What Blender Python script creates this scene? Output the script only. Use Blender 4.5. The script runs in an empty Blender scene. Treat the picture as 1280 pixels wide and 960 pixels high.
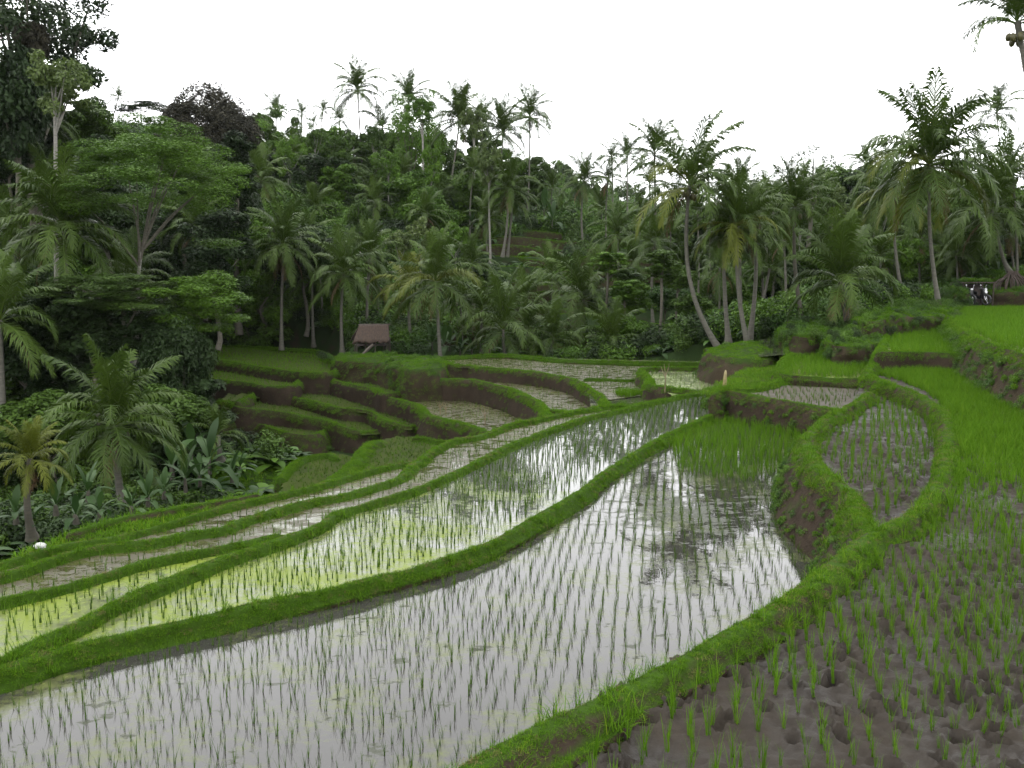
import bpy, math, random
import numpy as np
from mathutils import Matrix, Vector

# ------------------------------------------------------------------ camera, sky, light
F_PX, HORIZON, EYE = 1200.0, 340.0, 4.2
TH = math.atan((480 - HORIZON) / F_PX)
SC = bpy.context.scene
COL = SC.collection
cam_d = bpy.data.cameras.new('camera'); cam = bpy.data.objects.new('camera', cam_d); COL.objects.link(cam)
cam.location = (0, 0, EYE); cam.rotation_euler = (math.pi / 2 - TH, 0, 0)
cam_d.sensor_width = 36; cam_d.lens = 36 * F_PX / 1280; cam_d.clip_end = 4000; cam_d.clip_start = 0.1
SC.camera = cam
SC.render.resolution_x, SC.render.resolution_y = 1024, 768
SC.view_settings.view_transform = 'Standard'; SC.view_settings.look = 'None'
SC.view_settings.exposure = -0.42; SC.view_settings.gamma = 1.0
SC.view_settings.use_curve_mapping = False
SC.cycles.max_bounces = 6; SC.cycles.diffuse_bounces = 3; SC.cycles.glossy_bounces = 2
SC.cycles.transmission_bounces = 3; SC.cycles.transparent_max_bounces = 4
SC.cycles.caustics_reflective = False; SC.cycles.caustics_refractive = False
SC.cycles.use_denoising = True

HAZE = 0.00005
SUN_EL, SUN_AZ = math.radians(58), math.radians(-35)      # high, veiled, ahead and to the left
W = bpy.data.worlds.new('World'); SC.world = W; W.use_nodes = True
wn, wl = W.node_tree.nodes, W.node_tree.links
for n in list(wn): wn.remove(n)
sky = wn.new('ShaderNodeTexSky'); sky.sky_type = 'NISHITA'; sky.sun_disc = False
sky.sun_elevation = SUN_EL; sky.sun_rotation = SUN_AZ; sky.dust_density = 4; sky.air_density = 1
b1 = wn.new('ShaderNodeBackground'); b1.inputs[1].default_value = 0.1; wl.new(sky.outputs[0], b1.inputs[0])
tc = wn.new('ShaderNodeTexCoord'); sep = wn.new('ShaderNodeSeparateXYZ'); wl.new(tc.outputs['Generated'], sep.inputs[0])
mr = wn.new('ShaderNodeMapRange'); mr.inputs[1].default_value = 0.0; mr.inputs[2].default_value = 1.0
mr.inputs[3].default_value = 4.9; mr.inputs[4].default_value = 5.5; wl.new(sep.outputs[2], mr.inputs[0])
cn = wn.new('ShaderNodeTexNoise'); cn.inputs['Scale'].default_value = 2.2; cn.inputs['Detail'].default_value = 4
wl.new(tc.outputs['Generated'], cn.inputs['Vector'])
cm = wn.new('ShaderNodeMapRange'); cm.inputs[1].default_value = 0.3; cm.inputs[2].default_value = 0.7
cm.inputs[3].default_value = 0.9; cm.inputs[4].default_value = 1.1; wl.new(cn.outputs[0], cm.inputs[0])
mu = wn.new('ShaderNodeMath'); mu.operation = 'MULTIPLY'; wl.new(mr.outputs[0], mu.inputs[0]); wl.new(cm.outputs[0], mu.inputs[1])
b2 = wn.new('ShaderNodeBackground'); b2.inputs[0].default_value = (0.985, 0.987, 1.0, 1); wl.new(mu.outputs[0], b2.inputs[1])
mx = wn.new('ShaderNodeMixShader'); mx.inputs[0].default_value = 0.9
wl.new(b1.outputs[0], mx.inputs[1]); wl.new(b2.outputs[0], mx.inputs[2])
wo = wn.new('ShaderNodeOutputWorld'); wl.new(mx.outputs[0], wo.inputs[0])
sl = bpy.data.lights.new('sun', 'SUN'); sl.energy = 1.5; sl.angle = math.radians(20); sl.color = (1, 0.97, 0.92)
sun = bpy.data.objects.new('sun', sl); COL.objects.link(sun)
sdir = Vector((math.sin(SUN_AZ) * math.cos(SUN_EL), math.cos(SUN_AZ) * math.cos(SUN_EL), math.sin(SUN_EL)))
sun.rotation_euler = sdir.to_track_quat('Z', 'Y').to_euler(); sun.location = (0, 0, 60)

# ------------------------------------------------------------------ projection helpers
CT, ST = math.cos(TH), math.sin(TH)
def ray(px, py):
    u, v = (px - 640) / F_PX, (480 - py) / F_PX
    return np.array((u, CT + v * ST, -ST + v * CT))
def G(px, py, z):                       # the point of the plane at height z seen at a pixel of the photo
    d = ray(px, py); t = (z - EYE) / d[2]
    return np.array((d[0] * t, d[1] * t, z))
def A(px, py, D):                       # the point seen at a pixel, D metres ahead
    d = ray(px, py); t = D / d[1]
    return np.array((d[0] * t, D, EYE + d[2] * t))
def pixel_of(P):
    P = np.asarray(P, float); x, y, z = P[..., 0], P[..., 1], P[..., 2] - EYE
    dep = y * CT - z * ST; upc = y * ST + z * CT
    dep = np.maximum(dep, 0.01)
    return 640 + F_PX * x / dep, 480 - F_PX * upc / dep

# ------------------------------------------------------------------ noise
def _hash(ix, iy, s):
    h = (ix.astype(np.int64) * 374761393 + iy.astype(np.int64) * 668265263 + s * 974634777) & 0xFFFFFFFF
    h = ((h ^ (h >> 13)) * 1274126177) & 0xFFFFFFFF
    return ((h ^ (h >> 16)) & 0xFFFF) / 65535.0
def vnoise(x, y, s=0):
    x = np.asarray(x, float); y = np.asarray(y, float)
    ix, iy = np.floor(x), np.floor(y); fx, fy = x - ix, y - iy
    fx = fx * fx * (3 - 2 * fx); fy = fy * fy * (3 - 2 * fy)
    a, b = _hash(ix, iy, s), _hash(ix + 1, iy, s); c, d = _hash(ix, iy + 1, s), _hash(ix + 1, iy + 1, s)
    return (a + (b - a) * fx) * (1 - fy) + (c + (d - c) * fx) * fy
def fbm(x, y, s=0, o=4):
    r, a, n = 0, 1.0, 0
    for k in range(o):
        r = r + a * vnoise(x * 2 ** k, y * 2 ** k, s + k * 17); n += a; a *= 0.5
    return r / n

# ------------------------------------------------------------------ mesh helpers
def new_mesh(name, V, F, mats=(), smooth=True, midx=None, tint=None):
    """V: (n,3); F: list of arrays (m,k) or one array (m,k)"""
    me = bpy.data.meshes.new(name)
    V = np.asarray(V, np.float32)
    Fs = F if isinstance(F, list) else [F]
    Fs = [np.asarray(f, np.int32) for f in Fs if len(f)]
    loops = np.concatenate([f.ravel() for f in Fs]); sizes = np.concatenate([np.full(len(f), f.shape[1], np.int32) for f in Fs])
    starts = np.concatenate(([0], np.cumsum(sizes)[:-1])).astype(np.int32)
    me.vertices.add(len(V)); me.vertices.foreach_set('co', V.ravel())
    me.loops.add(len(loops)); me.loops.foreach_set('vertex_index', loops)
    me.polygons.add(len(sizes)); me.polygons.foreach_set('loop_start', starts); me.polygons.foreach_set('loop_total', sizes)
    if midx is not None: me.polygons.foreach_set('material_index', np.asarray(midx, np.int32))
    for m in mats: me.materials.append(m)
    if tint is not None:
        at = me.attributes.new('tint', 'FLOAT', 'FACE'); at.data.foreach_set('value', np.asarray(tint, np.float32))
    me.update(calc_edges=True); me.validate()
    if smooth: me.polygons.foreach_set('use_smooth', np.ones(len(me.polygons), bool))
    return me
def link(name, me, parent=None, loc=None, rot=None, scale=None):
    o = bpy.data.objects.new(name, me); COL.objects.link(o)
    if parent is not None: o.parent = parent
    if loc is not None: o.location = [float(c) for c in loc]
    if rot is not None: o.rotation_euler = rot
    if scale is not None: o.scale = (scale,) * 3 if np.isscalar(scale) else scale
    return o
def tag(o, label=None, cat=None, group=None, kind=None):
    if label: o['label'] = label
    if cat: o['category'] = cat
    if group: o['group'] = group
    if kind: o['kind'] = kind
    return o
def thing(name, label, cat, loc, rz=0, group=None):
    o = link(name, None, None, loc, (0, 0, rz)); o.empty_display_size = 0.2
    return tag(o, label, cat, group)

class MB:                                # collects vertices and faces
    def __init__(s): s.V = []; s.F = {}; s.n = 0
    def add(s, V, F):
        V = np.asarray(V, float); F = np.asarray(F, int)
        s.V.append(V); s.F.setdefault(F.shape[1], []).append(F + s.n); s.n += len(V)
    def tube(s, P, R, k=8, cap=True):
        P = np.asarray(P, float); n = len(P); R = np.broadcast_to(np.asarray(R, float), (n,))
        T = np.gradient(P, axis=0); T /= np.linalg.norm(T, axis=1)[:, None] + 1e-9
        ref = np.array((1.0, 0, 0)) if abs(T[0][2]) > 0.7 else np.array((0, 0, 1.0))
        a = np.linspace(0, 2 * np.pi, k, endpoint=False); V = []
        for i in range(n):
            u = ref - T[i] * np.dot(ref, T[i]); u /= np.linalg.norm(u) + 1e-9; w = np.cross(T[i], u)
            V.append(P[i] + R[i] * (np.cos(a)[:, None] * u + np.sin(a)[:, None] * w)); ref = u
        V = np.concatenate(V); i = np.arange(n - 1)[:, None] * k; j = np.arange(k)[None, :]
        F = np.stack([i + j, i + (j + 1) % k, i + k + (j + 1) % k, i + k + j], -1).reshape(-1, 4)
        s.add(V, F)
        if cap:
            c = len(V); s.add(np.concatenate([V[-k:], P[-1:] + T[-1] * R[-1] * 0.3]), [(q, (q + 1) % k, k) for q in range(k)])
            s.add(np.concatenate([V[:k], P[:1]]), [((q + 1) % k, q, k) for q in range(k)])
    def box(s, c, d, rz=0.0, M=None):
        c = np.asarray(c, float); d = np.asarray(d, float) / 2
        V = np.array([(x, y, z) for x in (-1, 1) for y in (-1, 1) for z in (-1, 1)], float) * d
        if M is not None: V = V @ np.array(M).T
        if rz: V = V @ np.array([[math.cos(rz), math.sin(rz), 0], [-math.sin(rz), math.cos(rz), 0], [0, 0, 1]])
        s.add(V + c, [(0, 1, 3, 2), (4, 6, 7, 5), (0, 4, 5, 1), (2, 3, 7, 6), (0, 2, 6, 4), (1, 5, 7, 3)])
    def lathe(s, prof, k=16, c=(0, 0, 0)):
        a = np.linspace(0, 2 * np.pi, k, endpoint=False); n = len(prof)
        V = np.array([(r * math.cos(t), r * math.sin(t), z) for r, z in prof for t in a]) + np.asarray(c)
        i = np.arange(n - 1)[:, None] * k; j = np.arange(k)[None, :]
        s.add(V, np.stack([i + j, i + (j + 1) % k, i + k + (j + 1) % k, i + k + j], -1).reshape(-1, 4))
    def mesh(s, name, mats=(), smooth=True):
        return new_mesh(name, np.concatenate(s.V), [np.concatenate(f) for f in s.F.values()], mats, smooth)

def smooth_line(P, step):                # Catmull-Rom through points, resampled to about one step
    P = np.asarray(P, float)
    if len(P) < 3: Q = np.concatenate([P[:1] * 2 - P[1:2], P, P[-1:] * 2 - P[-2:-1]])
    else: Q = np.concatenate([P[:1] * 2 - P[1:2], P, P[-1:] * 2 - P[-2:-1]])
    out = []
    for i in range(1, len(Q) - 2):
        a, b, c, d = Q[i - 1:i + 3]; n = max(4, int(np.linalg.norm(c - b) / step * 3))
        t = np.linspace(0, 1, n, endpoint=False)[:, None]
        out.append(0.5 * (2 * b + (c - a) * t + (2 * a - 5 * b + 4 * c - d) * t ** 2 + (3 * b - a - 3 * c + d) * t ** 3))
    out.append(Q[-2:-1]); out = np.concatenate(out)
    s = np.concatenate(([0], np.cumsum(np.linalg.norm(np.diff(out, axis=0), axis=1))))
    m = max(2, int(s[-1] / step) + 1); t = np.linspace(0, s[-1], m)
    return np.stack([np.interp(t, s, out[:, k]) for k in range(out.shape[1])], 1)
def inside(poly, x, y):
    poly = np.asarray(poly)[:, :2]; r = np.zeros(np.shape(x), bool); n = len(poly)
    for i in range(n):
        (x1, y1), (x2, y2) = poly[i], poly[(i + 1) % n]
        if y1 == y2: continue
        r ^= ((y1 > y) != (y2 > y)) & (x < (x2 - x1) * (y - y1) / (y2 - y1) + x1)
    return r
def edge_dist(poly, x, y):
    poly = np.asarray(poly)[:, :2]; best = np.full(np.shape(x), 1e9); n = len(poly)
    for i in range(n):
        a, b = poly[i], poly[(i + 1) % n]; d = b - a; L = d @ d + 1e-9
        t = np.clip(((x - a[0]) * d[0] + (y - a[1]) * d[1]) / L, 0, 1)
        best = np.minimum(best, np.hypot(x - a[0] - t * d[0], y - a[1] - t * d[1]))
    return best

# ------------------------------------------------------------------ materials
MAT = {}
def nodes(name):
    m = bpy.data.materials.new(name); m.use_nodes = True; nt = m.node_tree
    for n in list(nt.nodes): nt.nodes.remove(n)
    out = nt.nodes.new('ShaderNodeOutputMaterial'); bs = nt.nodes.new('ShaderNodeBsdfPrincipled')
    nt.links.new(bs.outputs[0], out.inputs[0]); MAT[name] = m
    return m, nt, bs, out
ALB = 0.72                               # surfaces are dark beside the blown out overcast sky
def c4(c): return (*(q * ALB for q in c), 1)
def noise(nt, scale, detail=4, rough=0.55, coord='Object', stretch=None):
    t = nt.nodes.new('ShaderNodeTexCoord'); n = nt.nodes.new('ShaderNodeTexNoise')
    n.inputs['Scale'].default_value = scale; n.inputs['Detail'].default_value = detail; n.inputs['Roughness'].default_value = rough
    src = nt.nodes.new('ShaderNodeNewGeometry').outputs['Position'] if coord == 'World' else t.outputs[coord]
    if stretch:
        mp = nt.nodes.new('ShaderNodeMapping'); mp.inputs['Scale'].default_value = stretch; nt.links.new(src, mp.inputs[0]); src = mp.outputs[0]
    nt.links.new(src, n.inputs['Vector']); return n.outputs[0]
def ramp(nt, src, stops, interp='LINEAR'):
    r = nt.nodes.new('ShaderNodeValToRGB'); r.color_ramp.interpolation = interp; e = r.color_ramp.elements
    while len(e) > 1: e.remove(e[-1])
    for i, (p, c) in enumerate(stops):
        q = e[0] if i == 0 else e.new(p); q.position = p; q.color = c4(c) if not np.isscalar(c) else (c, c, c, 1)
    nt.links.new(src, r.inputs[0]); return r.outputs[0]
def mixc(nt, f, a, b, mode='MIX'):
    m = nt.nodes.new('ShaderNodeMix'); m.data_type = 'RGBA'; m.blend_type = mode
    for s, v in ((m.inputs[0], f), (m.inputs[6], a), (m.inputs[7], b)):
        if hasattr(v, 'is_output'): nt.links.new(v, s)
        elif np.isscalar(v): s.default_value = v
        else: s.default_value = c4(v)
    return m.outputs[2]
def math_(nt, op, a, b=None, clamp=False):
    m = nt.nodes.new('ShaderNodeMath'); m.operation = op; m.use_clamp = clamp
    for s, v in zip(m.inputs, (a, b)):
        if v is None: continue
        if hasattr(v, 'is_output'): nt.links.new(v, s)
        else: s.default_value = v
    return m.outputs[0]
def bump(nt, bs, src, strength, dist=0.02):
    b = nt.nodes.new('ShaderNodeBump'); b.inputs['Strength'].default_value = strength; b.inputs['Distance'].default_value = dist
    nt.links.new(src, b.inputs['Height']); nt.links.new(b.outputs[0], bs.inputs['Normal']); return b

def leaf_mat(name, dark, light, rough=0.5, transl=0.3, spec=0.35, yellow=None, use_tint=True):
    m, nt, bs, out = nodes(name)
    oi = nt.nodes.new('ShaderNodeObjectInfo')
    v = oi.outputs['Random']
    if use_tint:
        at = nt.nodes.new('ShaderNodeAttribute'); at.attribute_name = 'tint'
        v = math_(nt, 'ADD', math_(nt, 'MULTIPLY', at.outputs['Fac'], 0.6), math_(nt, 'MULTIPLY', v, 0.4))
    c = ramp(nt, v, [(0.0, dark), (0.75, light)] + ([(1.0, yellow)] if yellow else []))
    nt.links.new(c, bs.inputs['Base Color']); bs.inputs['Roughness'].default_value = rough
    bs.inputs['Specular IOR Level'].default_value = spec * 0.55
    tr = nt.nodes.new('ShaderNodeBsdfTranslucent'); nt.links.new(c, tr.inputs[0])
    mxs = nt.nodes.new('ShaderNodeMixShader'); mxs.inputs[0].default_value = transl
    nt.links.new(bs.outputs[0], mxs.inputs[1]); nt.links.new(tr.outputs[0], mxs.inputs[2]); nt.links.new(mxs.outputs[0], out.inputs[0])
    return m
leaf_mat('turf', (0.036, 0.090, 0.005), (0.090, 0.195, 0.011), 0.75, 0.3, 0.04, (0.18, 0.24, 0.02))
leaf_mat('turf_dry', (0.09, 0.085, 0.03), (0.17, 0.15, 0.06), 0.8, 0.2, 0.05)
leaf_mat('rice_thin', (0.026, 0.062, 0.006), (0.075, 0.145, 0.012), 0.6, 0.3, 0.15)
leaf_mat('rice_lush', (0.044, 0.108, 0.005), (0.098, 0.210, 0.012), 0.65, 0.35, 0.05, (0.13, 0.21, 0.018))
leaf_mat('palm_leaf', (0.018, 0.040, 0.006), (0.07, 0.118, 0.016), 0.45, 0.22, 0.25)
leaf_mat('palm_leaf_yellow', (0.042, 0.066, 0.009), (0.13, 0.155, 0.02), 0.5, 0.25, 0.2)
leaf_mat('palm_leaf_dead', (0.07, 0.045, 0.025), (0.17, 0.11, 0.06), 0.7, 0.15, 0.2)
leaf_mat('forest_leaf', (0.020, 0.044, 0.008), (0.068, 0.125, 0.019), 0.5, 0.2, 0.18)
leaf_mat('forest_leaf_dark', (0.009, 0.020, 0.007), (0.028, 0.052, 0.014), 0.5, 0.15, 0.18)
leaf_mat('forest_leaf_bright', (0.030, 0.072, 0.008), (0.092, 0.182, 0.018), 0.5, 0.25, 0.18)
leaf_mat('forest_leaf_brown', (0.022, 0.024, 0.014), (0.055, 0.05, 0.032), 0.6, 0.1, 0.18)
leaf_mat('forest_leaf_light', (0.05, 0.085, 0.02), (0.12, 0.17, 0.045), 0.5, 0.3, 0.3)
leaf_mat('banana_leaf', (0.012, 0.034, 0.008), (0.036, 0.078, 0.017), 0.5, 0.25, 0.3)
leaf_mat('shrub_leaf', (0.02, 0.05, 0.010), (0.06, 0.13, 0.02), 0.5, 0.2, 0.18)

def bark(name, a, b, scale=(1, 1, 6)):
    m, nt, bs, out = nodes(name)
    n = noise(nt, 3.0, 5, 0.6, 'Object', scale); n2 = noise(nt, 0.8, 3)
    c = mixc(nt, math_(nt, 'MULTIPLY', n2, 0.6), ramp(nt, n, [(0.3, a), (0.65, b)]), (0.05, 0.06, 0.03))
    nt.links.new(c, bs.inputs['Base Color']); bs.inputs['Roughness'].default_value = 0.9; bump(nt, bs, n, 0.5, 0.03)
bark('palm_bark', (0.06, 0.054, 0.045), (0.155, 0.142, 0.12))
bark('palm_bark_dark', (0.03, 0.025, 0.02), (0.075, 0.06, 0.045))
bark('tree_bark', (0.06, 0.05, 0.04), (0.15, 0.13, 0.105))
bark('tree_bark_pale', (0.16, 0.15, 0.135), (0.33, 0.31, 0.28))

def earth(name, soil_a, soil_b, moss, moss_amt, steep=0.75):
    m, nt, bs, out = nodes(name)
    n = noise(nt, 2.2, 6, 0.65, 'World'); n2 = noise(nt, 0.9, 4, 0.6, 'World'); n3 = noise(nt, 14, 4, 0.6, 'World')
    soil = ramp(nt, n, [(0.3, soil_a), (0.7, soil_b)])
    soil = mixc(nt, ramp(nt, n3, [(0.45, 0.0), (0.75, 0.5)]), soil, (0.03, 0.022, 0.014))
    geo = nt.nodes.new('ShaderNodeNewGeometry'); sp = nt.nodes.new('ShaderNodeSeparateXYZ'); nt.links.new(geo.outputs['Normal'], sp.inputs[0])
    f = math_(nt, 'ADD', math_(nt, 'MULTIPLY', math_(nt, 'SUBTRACT', sp.outputs[2], steep), 4.0), math_(nt, 'MULTIPLY', math_(nt, 'SUBTRACT', n2, 1 - moss_amt), 6.0), True)
    c = mixc(nt, f, soil, mixc(nt, n, moss, tuple(q * 0.55 for q in moss)))
    nt.links.new(c, bs.inputs['Base Color']); bs.inputs['Roughness'].default_value = 0.95; bs.inputs['Specular IOR Level'].default_value = 0.06
    bump(nt, bs, n3, 0.6, 0.05)
earth('bank_earth', (0.021, 0.0155, 0.011), (0.05, 0.037, 0.026), (0.035, 0.075, 0.006), 0.6)
earth('bund_turf', (0.026, 0.018, 0.012), (0.05, 0.036, 0.025), (0.034, 0.072, 0.006), 0.72, 0.35)
earth('bank_mossy', (0.024, 0.019, 0.011), (0.05, 0.038, 0.024), (0.028, 0.055, 0.008), 0.62)
earth('hill_earth', (0.018, 0.015, 0.009), (0.035, 0.03, 0.017), (0.018, 0.036, 0.008), 0.7, 0.8)

def mud(name, a, b, rough=(0.35, 0.8), spec=0.07):
    m, nt, bs, out = nodes(name)
    n = noise(nt, 1.1, 5, 0.6, 'World'); n2 = noise(nt, 9, 5, 0.65, 'World')
    c = ramp(nt, n, [(0.3, a), (0.7, b)]); c = mixc(nt, ramp(nt, n2, [(0.4, 0.0), (0.8, 0.45)]), c, tuple(q * 0.55 for q in a))
    nt.links.new(c, bs.inputs['Base Color']); bs.inputs['Specular IOR Level'].default_value = spec
    r = nt.nodes.new('ShaderNodeMapRange'); r.inputs[3].default_value, r.inputs[4].default_value = rough; r.inputs[1].default_value = 0.35; r.inputs[2].default_value = 0.6
    nt.links.new(n, r.inputs[0]); nt.links.new(r.outputs[0], bs.inputs['Roughness']); bump(nt, bs, n2, 0.5, 0.03)
mud('wet_mud', (0.021, 0.0172, 0.0135), (0.045, 0.0375, 0.029), (0.3, 0.85))
mud('grey_mud', (0.05, 0.043, 0.034), (0.08, 0.07, 0.052), (0.5, 0.85), 0.1)
mud('green_mud', (0.022, 0.034, 0.006), (0.045, 0.060, 0.012), (0.8, 0.98), 0.04)

def water(name, bed, weed, weed_amt, weed_scale=0.7, grad=None, weed2=None, weed2_amt=0.0, ripple=0.02, spot=None):
    """shallow paddy water over mud with mats of duckweed; grad = (dx, dy, offset, gain): where the mats lie thick"""
    m, nt, bs, out = nodes(name)
    n = noise(nt, weed_scale, 6, 0.62, 'World', (1, 1, 0)); fine = noise(nt, 7, 5, 0.7, 'World', (1, 1, 0))
    f = math_(nt, 'ADD', math_(nt, 'MULTIPLY', n, 0.55), math_(nt, 'MULTIPLY', fine, 0.45))
    f = math_(nt, 'SUBTRACT', f, 1 - weed_amt)
    if grad:
        pos = nt.nodes.new('ShaderNodeNewGeometry'); dp = nt.nodes.new('ShaderNodeVectorMath'); dp.operation = 'DOT_PRODUCT'
        nt.links.new(pos.outputs['Position'], dp.inputs[0]); dp.inputs[1].default_value = (grad[0], grad[1], 0)
        g = math_(nt, 'MULTIPLY', math_(nt, 'SUBTRACT', dp.outputs['Value'], grad[2]), grad[3])
        g = math_(nt, 'MINIMUM', math_(nt, 'MAXIMUM', g, -0.25), 0.14)
        f = math_(nt, 'ADD', f, g)
    f = math_(nt, 'MULTIPLY', f, 5.0, True)
    nb = noise(nt, 0.5, 4, 0.6, 'World', (1, 1, 0))
    base = ramp(nt, nb, [(0.3, bed), (0.7, tuple(q * 1.35 for q in bed))])
    c = mixc(nt, f, base, mixc(nt, fine, weed, tuple(q * 1.5 for q in weed)))
    rough = math_(nt, 'ADD', math_(nt, 'MULTIPLY', f, 0.3), 0.015)
    if weed2:
        w = noise(nt, 1.9, 7, 0.72, 'World', (1, 1.6, 0))
        w = math_(nt, 'SUBTRACT', w, 1 - weed2_amt)
        if spot:                         # a mat of dark weed lies thickest here
            c0 = G(spot[0], spot[1], 0); gp = nt.nodes.new('ShaderNodeNewGeometry'); vd = nt.nodes.new('ShaderNodeVectorMath'); vd.operation = 'DISTANCE'
            nt.links.new(gp.outputs['Position'], vd.inputs[0]); vd.inputs[1].default_value = tuple(c0)
            w = math_(nt, 'ADD', w, math_(nt, 'MULTIPLY', math_(nt, 'MAXIMUM', math_(nt, 'SUBTRACT', 1.0, math_(nt, 'DIVIDE', vd.outputs['Value'], spot[2])), 0.0), 0.16))
        f2 = math_(nt, 'MULTIPLY', w, 22.0, True)
        c = mixc(nt, f2, c, weed2); rough = math_(nt, 'ADD', rough, math_(nt, 'MULTIPLY', f2, 0.4), True)
    nt.links.new(c, bs.inputs['Base Color']); nt.links.new(rough, bs.inputs['Roughness'])
    bs.inputs['IOR'].default_value = 1.33; nt.links.new(math_(nt, 'SUBTRACT', 0.5, math_(nt, 'MULTIPLY', f, 0.4)), bs.inputs['Specular IOR Level'])
    rp = noise(nt, 2.5, 3, 0.5, 'World', (1, 1, 0)); bump(nt, bs, rp, ripple, 0.05)
water('paddy_water', (0.030, 0.029, 0.026), (0.085, 0.10, 0.03), 0.51, 0.9, None, (0.022, 0.027, 0.009), 0.41, spot=(850, 640, 2.4))
water('paddy_water_weedy', (0.055, 0.058, 0.05), (0.112, 0.145, 0.022), 0.515, 0.9, (-0.8, -0.6, -10.8, 0.026), (0.035, 0.045, 0.012), 0.34)
water('paddy_water_murky', (0.038, 0.036, 0.018), (0.06, 0.072, 0.018), 0.57, 0.5, None, (0.05, 0.045, 0.022), 0.52)
water('paddy_water_green', (0.06, 0.06, 0.035), (0.11, 0.15, 0.03), 0.6, 0.3, None, None, 0)
water('paddy_water_pale', (0.1, 0.105, 0.07), (0.15, 0.19, 0.07), 0.6, 0.4, None, None, 0)

def flat(name, col, rough=0.7, metal=0.0, var=0.25, scale=8, stretch=None):
    m, nt, bs, out = nodes(name); n = noise(nt, scale, 4, 0.6, 'Object', stretch)
    c = ramp(nt, n, [(0.3, tuple(q * (1 - var) for q in col)), (0.7, tuple(min(1, q * (1 + var)) for q in col))])
    nt.links.new(c, bs.inputs['Base Color']); bs.inputs['Roughness'].default_value = rough; bs.inputs['Metallic'].default_value = metal
    bump(nt, bs, n, 0.3, 0.02)
flat('thatch', (0.045, 0.028, 0.018), 0.95, 0, 0.75, 4, (6, 1.2, 1.2)); flat('old_wood', (0.085, 0.07, 0.055), 0.85, 0, 0.35, 10, (1, 1, 0.2))
flat('dark_wood', (0.05, 0.035, 0.028), 0.9, 0, 0.4); flat('bamboo', (0.22, 0.18, 0.07), 0.5, 0, 0.3)
flat('dry_twig', (0.16, 0.12, 0.07), 0.9); flat('white_stone', (0.5, 0.5, 0.48), 0.85, 0, 0.15)
flat('black_plastic', (0.012, 0.012, 0.014), 0.35); flat('rubber', (0.012, 0.012, 0.012), 0.8)
flat('white_paint', (0.78, 0.78, 0.8), 0.3, 0, 0.03); flat('chrome', (0.6, 0.6, 0.62), 0.2, 1.0, 0.05)
flat('coconut', (0.075, 0.07, 0.02), 0.55); flat('roots', (0.045, 0.03, 0.022), 0.9, 0, 0.4); flat('spout', (0.08, 0.07, 0.05), 0.5)
m, nt, bs, out = nodes('foam'); bs.inputs['Base Color'].default_value = (0.8, 0.82, 0.84, 1); bs.inputs['Roughness'].default_value = 0.25
bump(nt, bs, noise(nt, 18, 4), 0.8, 0.03)

# ------------------------------------------------------------------ scatter (one node group: points with rot / scl / idx)
SCAT = bpy.data.node_groups.new('scatter', 'GeometryNodeTree')
SCAT.interface.new_socket(name='Geometry', in_out='INPUT', socket_type='NodeSocketGeometry')
SCAT.interface.new_socket(name='Collection', in_out='INPUT', socket_type='NodeSocketCollection')
SCAT.interface.new_socket(name='Geometry', in_out='OUTPUT', socket_type='NodeSocketGeometry')
def build_scatter():
    n, l = SCAT.nodes, SCAT.links
    gi, go = n.new('NodeGroupInput'), n.new('NodeGroupOutput')
    ci = n.new('GeometryNodeCollectionInfo'); ci.inputs['Separate Children'].default_value = True; ci.inputs['Reset Children'].default_value = True
    l.new(gi.outputs[1], ci.inputs[0])
    def attr(nm, ty):
        a = n.new('GeometryNodeInputNamedAttribute'); a.data_type = ty; a.inputs['Name'].default_value = nm; return a.outputs['Attribute']
    ip = n.new('GeometryNodeInstanceOnPoints'); ip.inputs['Pick Instance'].default_value = True
    l.new(gi.outputs[0], ip.inputs['Points']); l.new(ci.outputs[0], ip.inputs['Instance'])
    l.new(attr('idx', 'INT'), ip.inputs['Instance Index']); l.new(attr('rot', 'FLOAT_VECTOR'), ip.inputs['Rotation'])
    l.new(attr('scl', 'FLOAT_VECTOR'), ip.inputs['Scale']); l.new(ip.outputs[0], go.inputs[0])
build_scatter()
SRC = {}
def source(key, meshes):                 # variants that a scatter picks from; they stand in no scene themselves
    c = bpy.data.collections.new(key)
    for i, me in enumerate(meshes):
        o = bpy.data.objects.new(f'{key}_{i:02d}', me); c.objects.link(o)
    SRC[key] = (c, len(meshes))
rng = np.random.default_rng(7)
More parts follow.
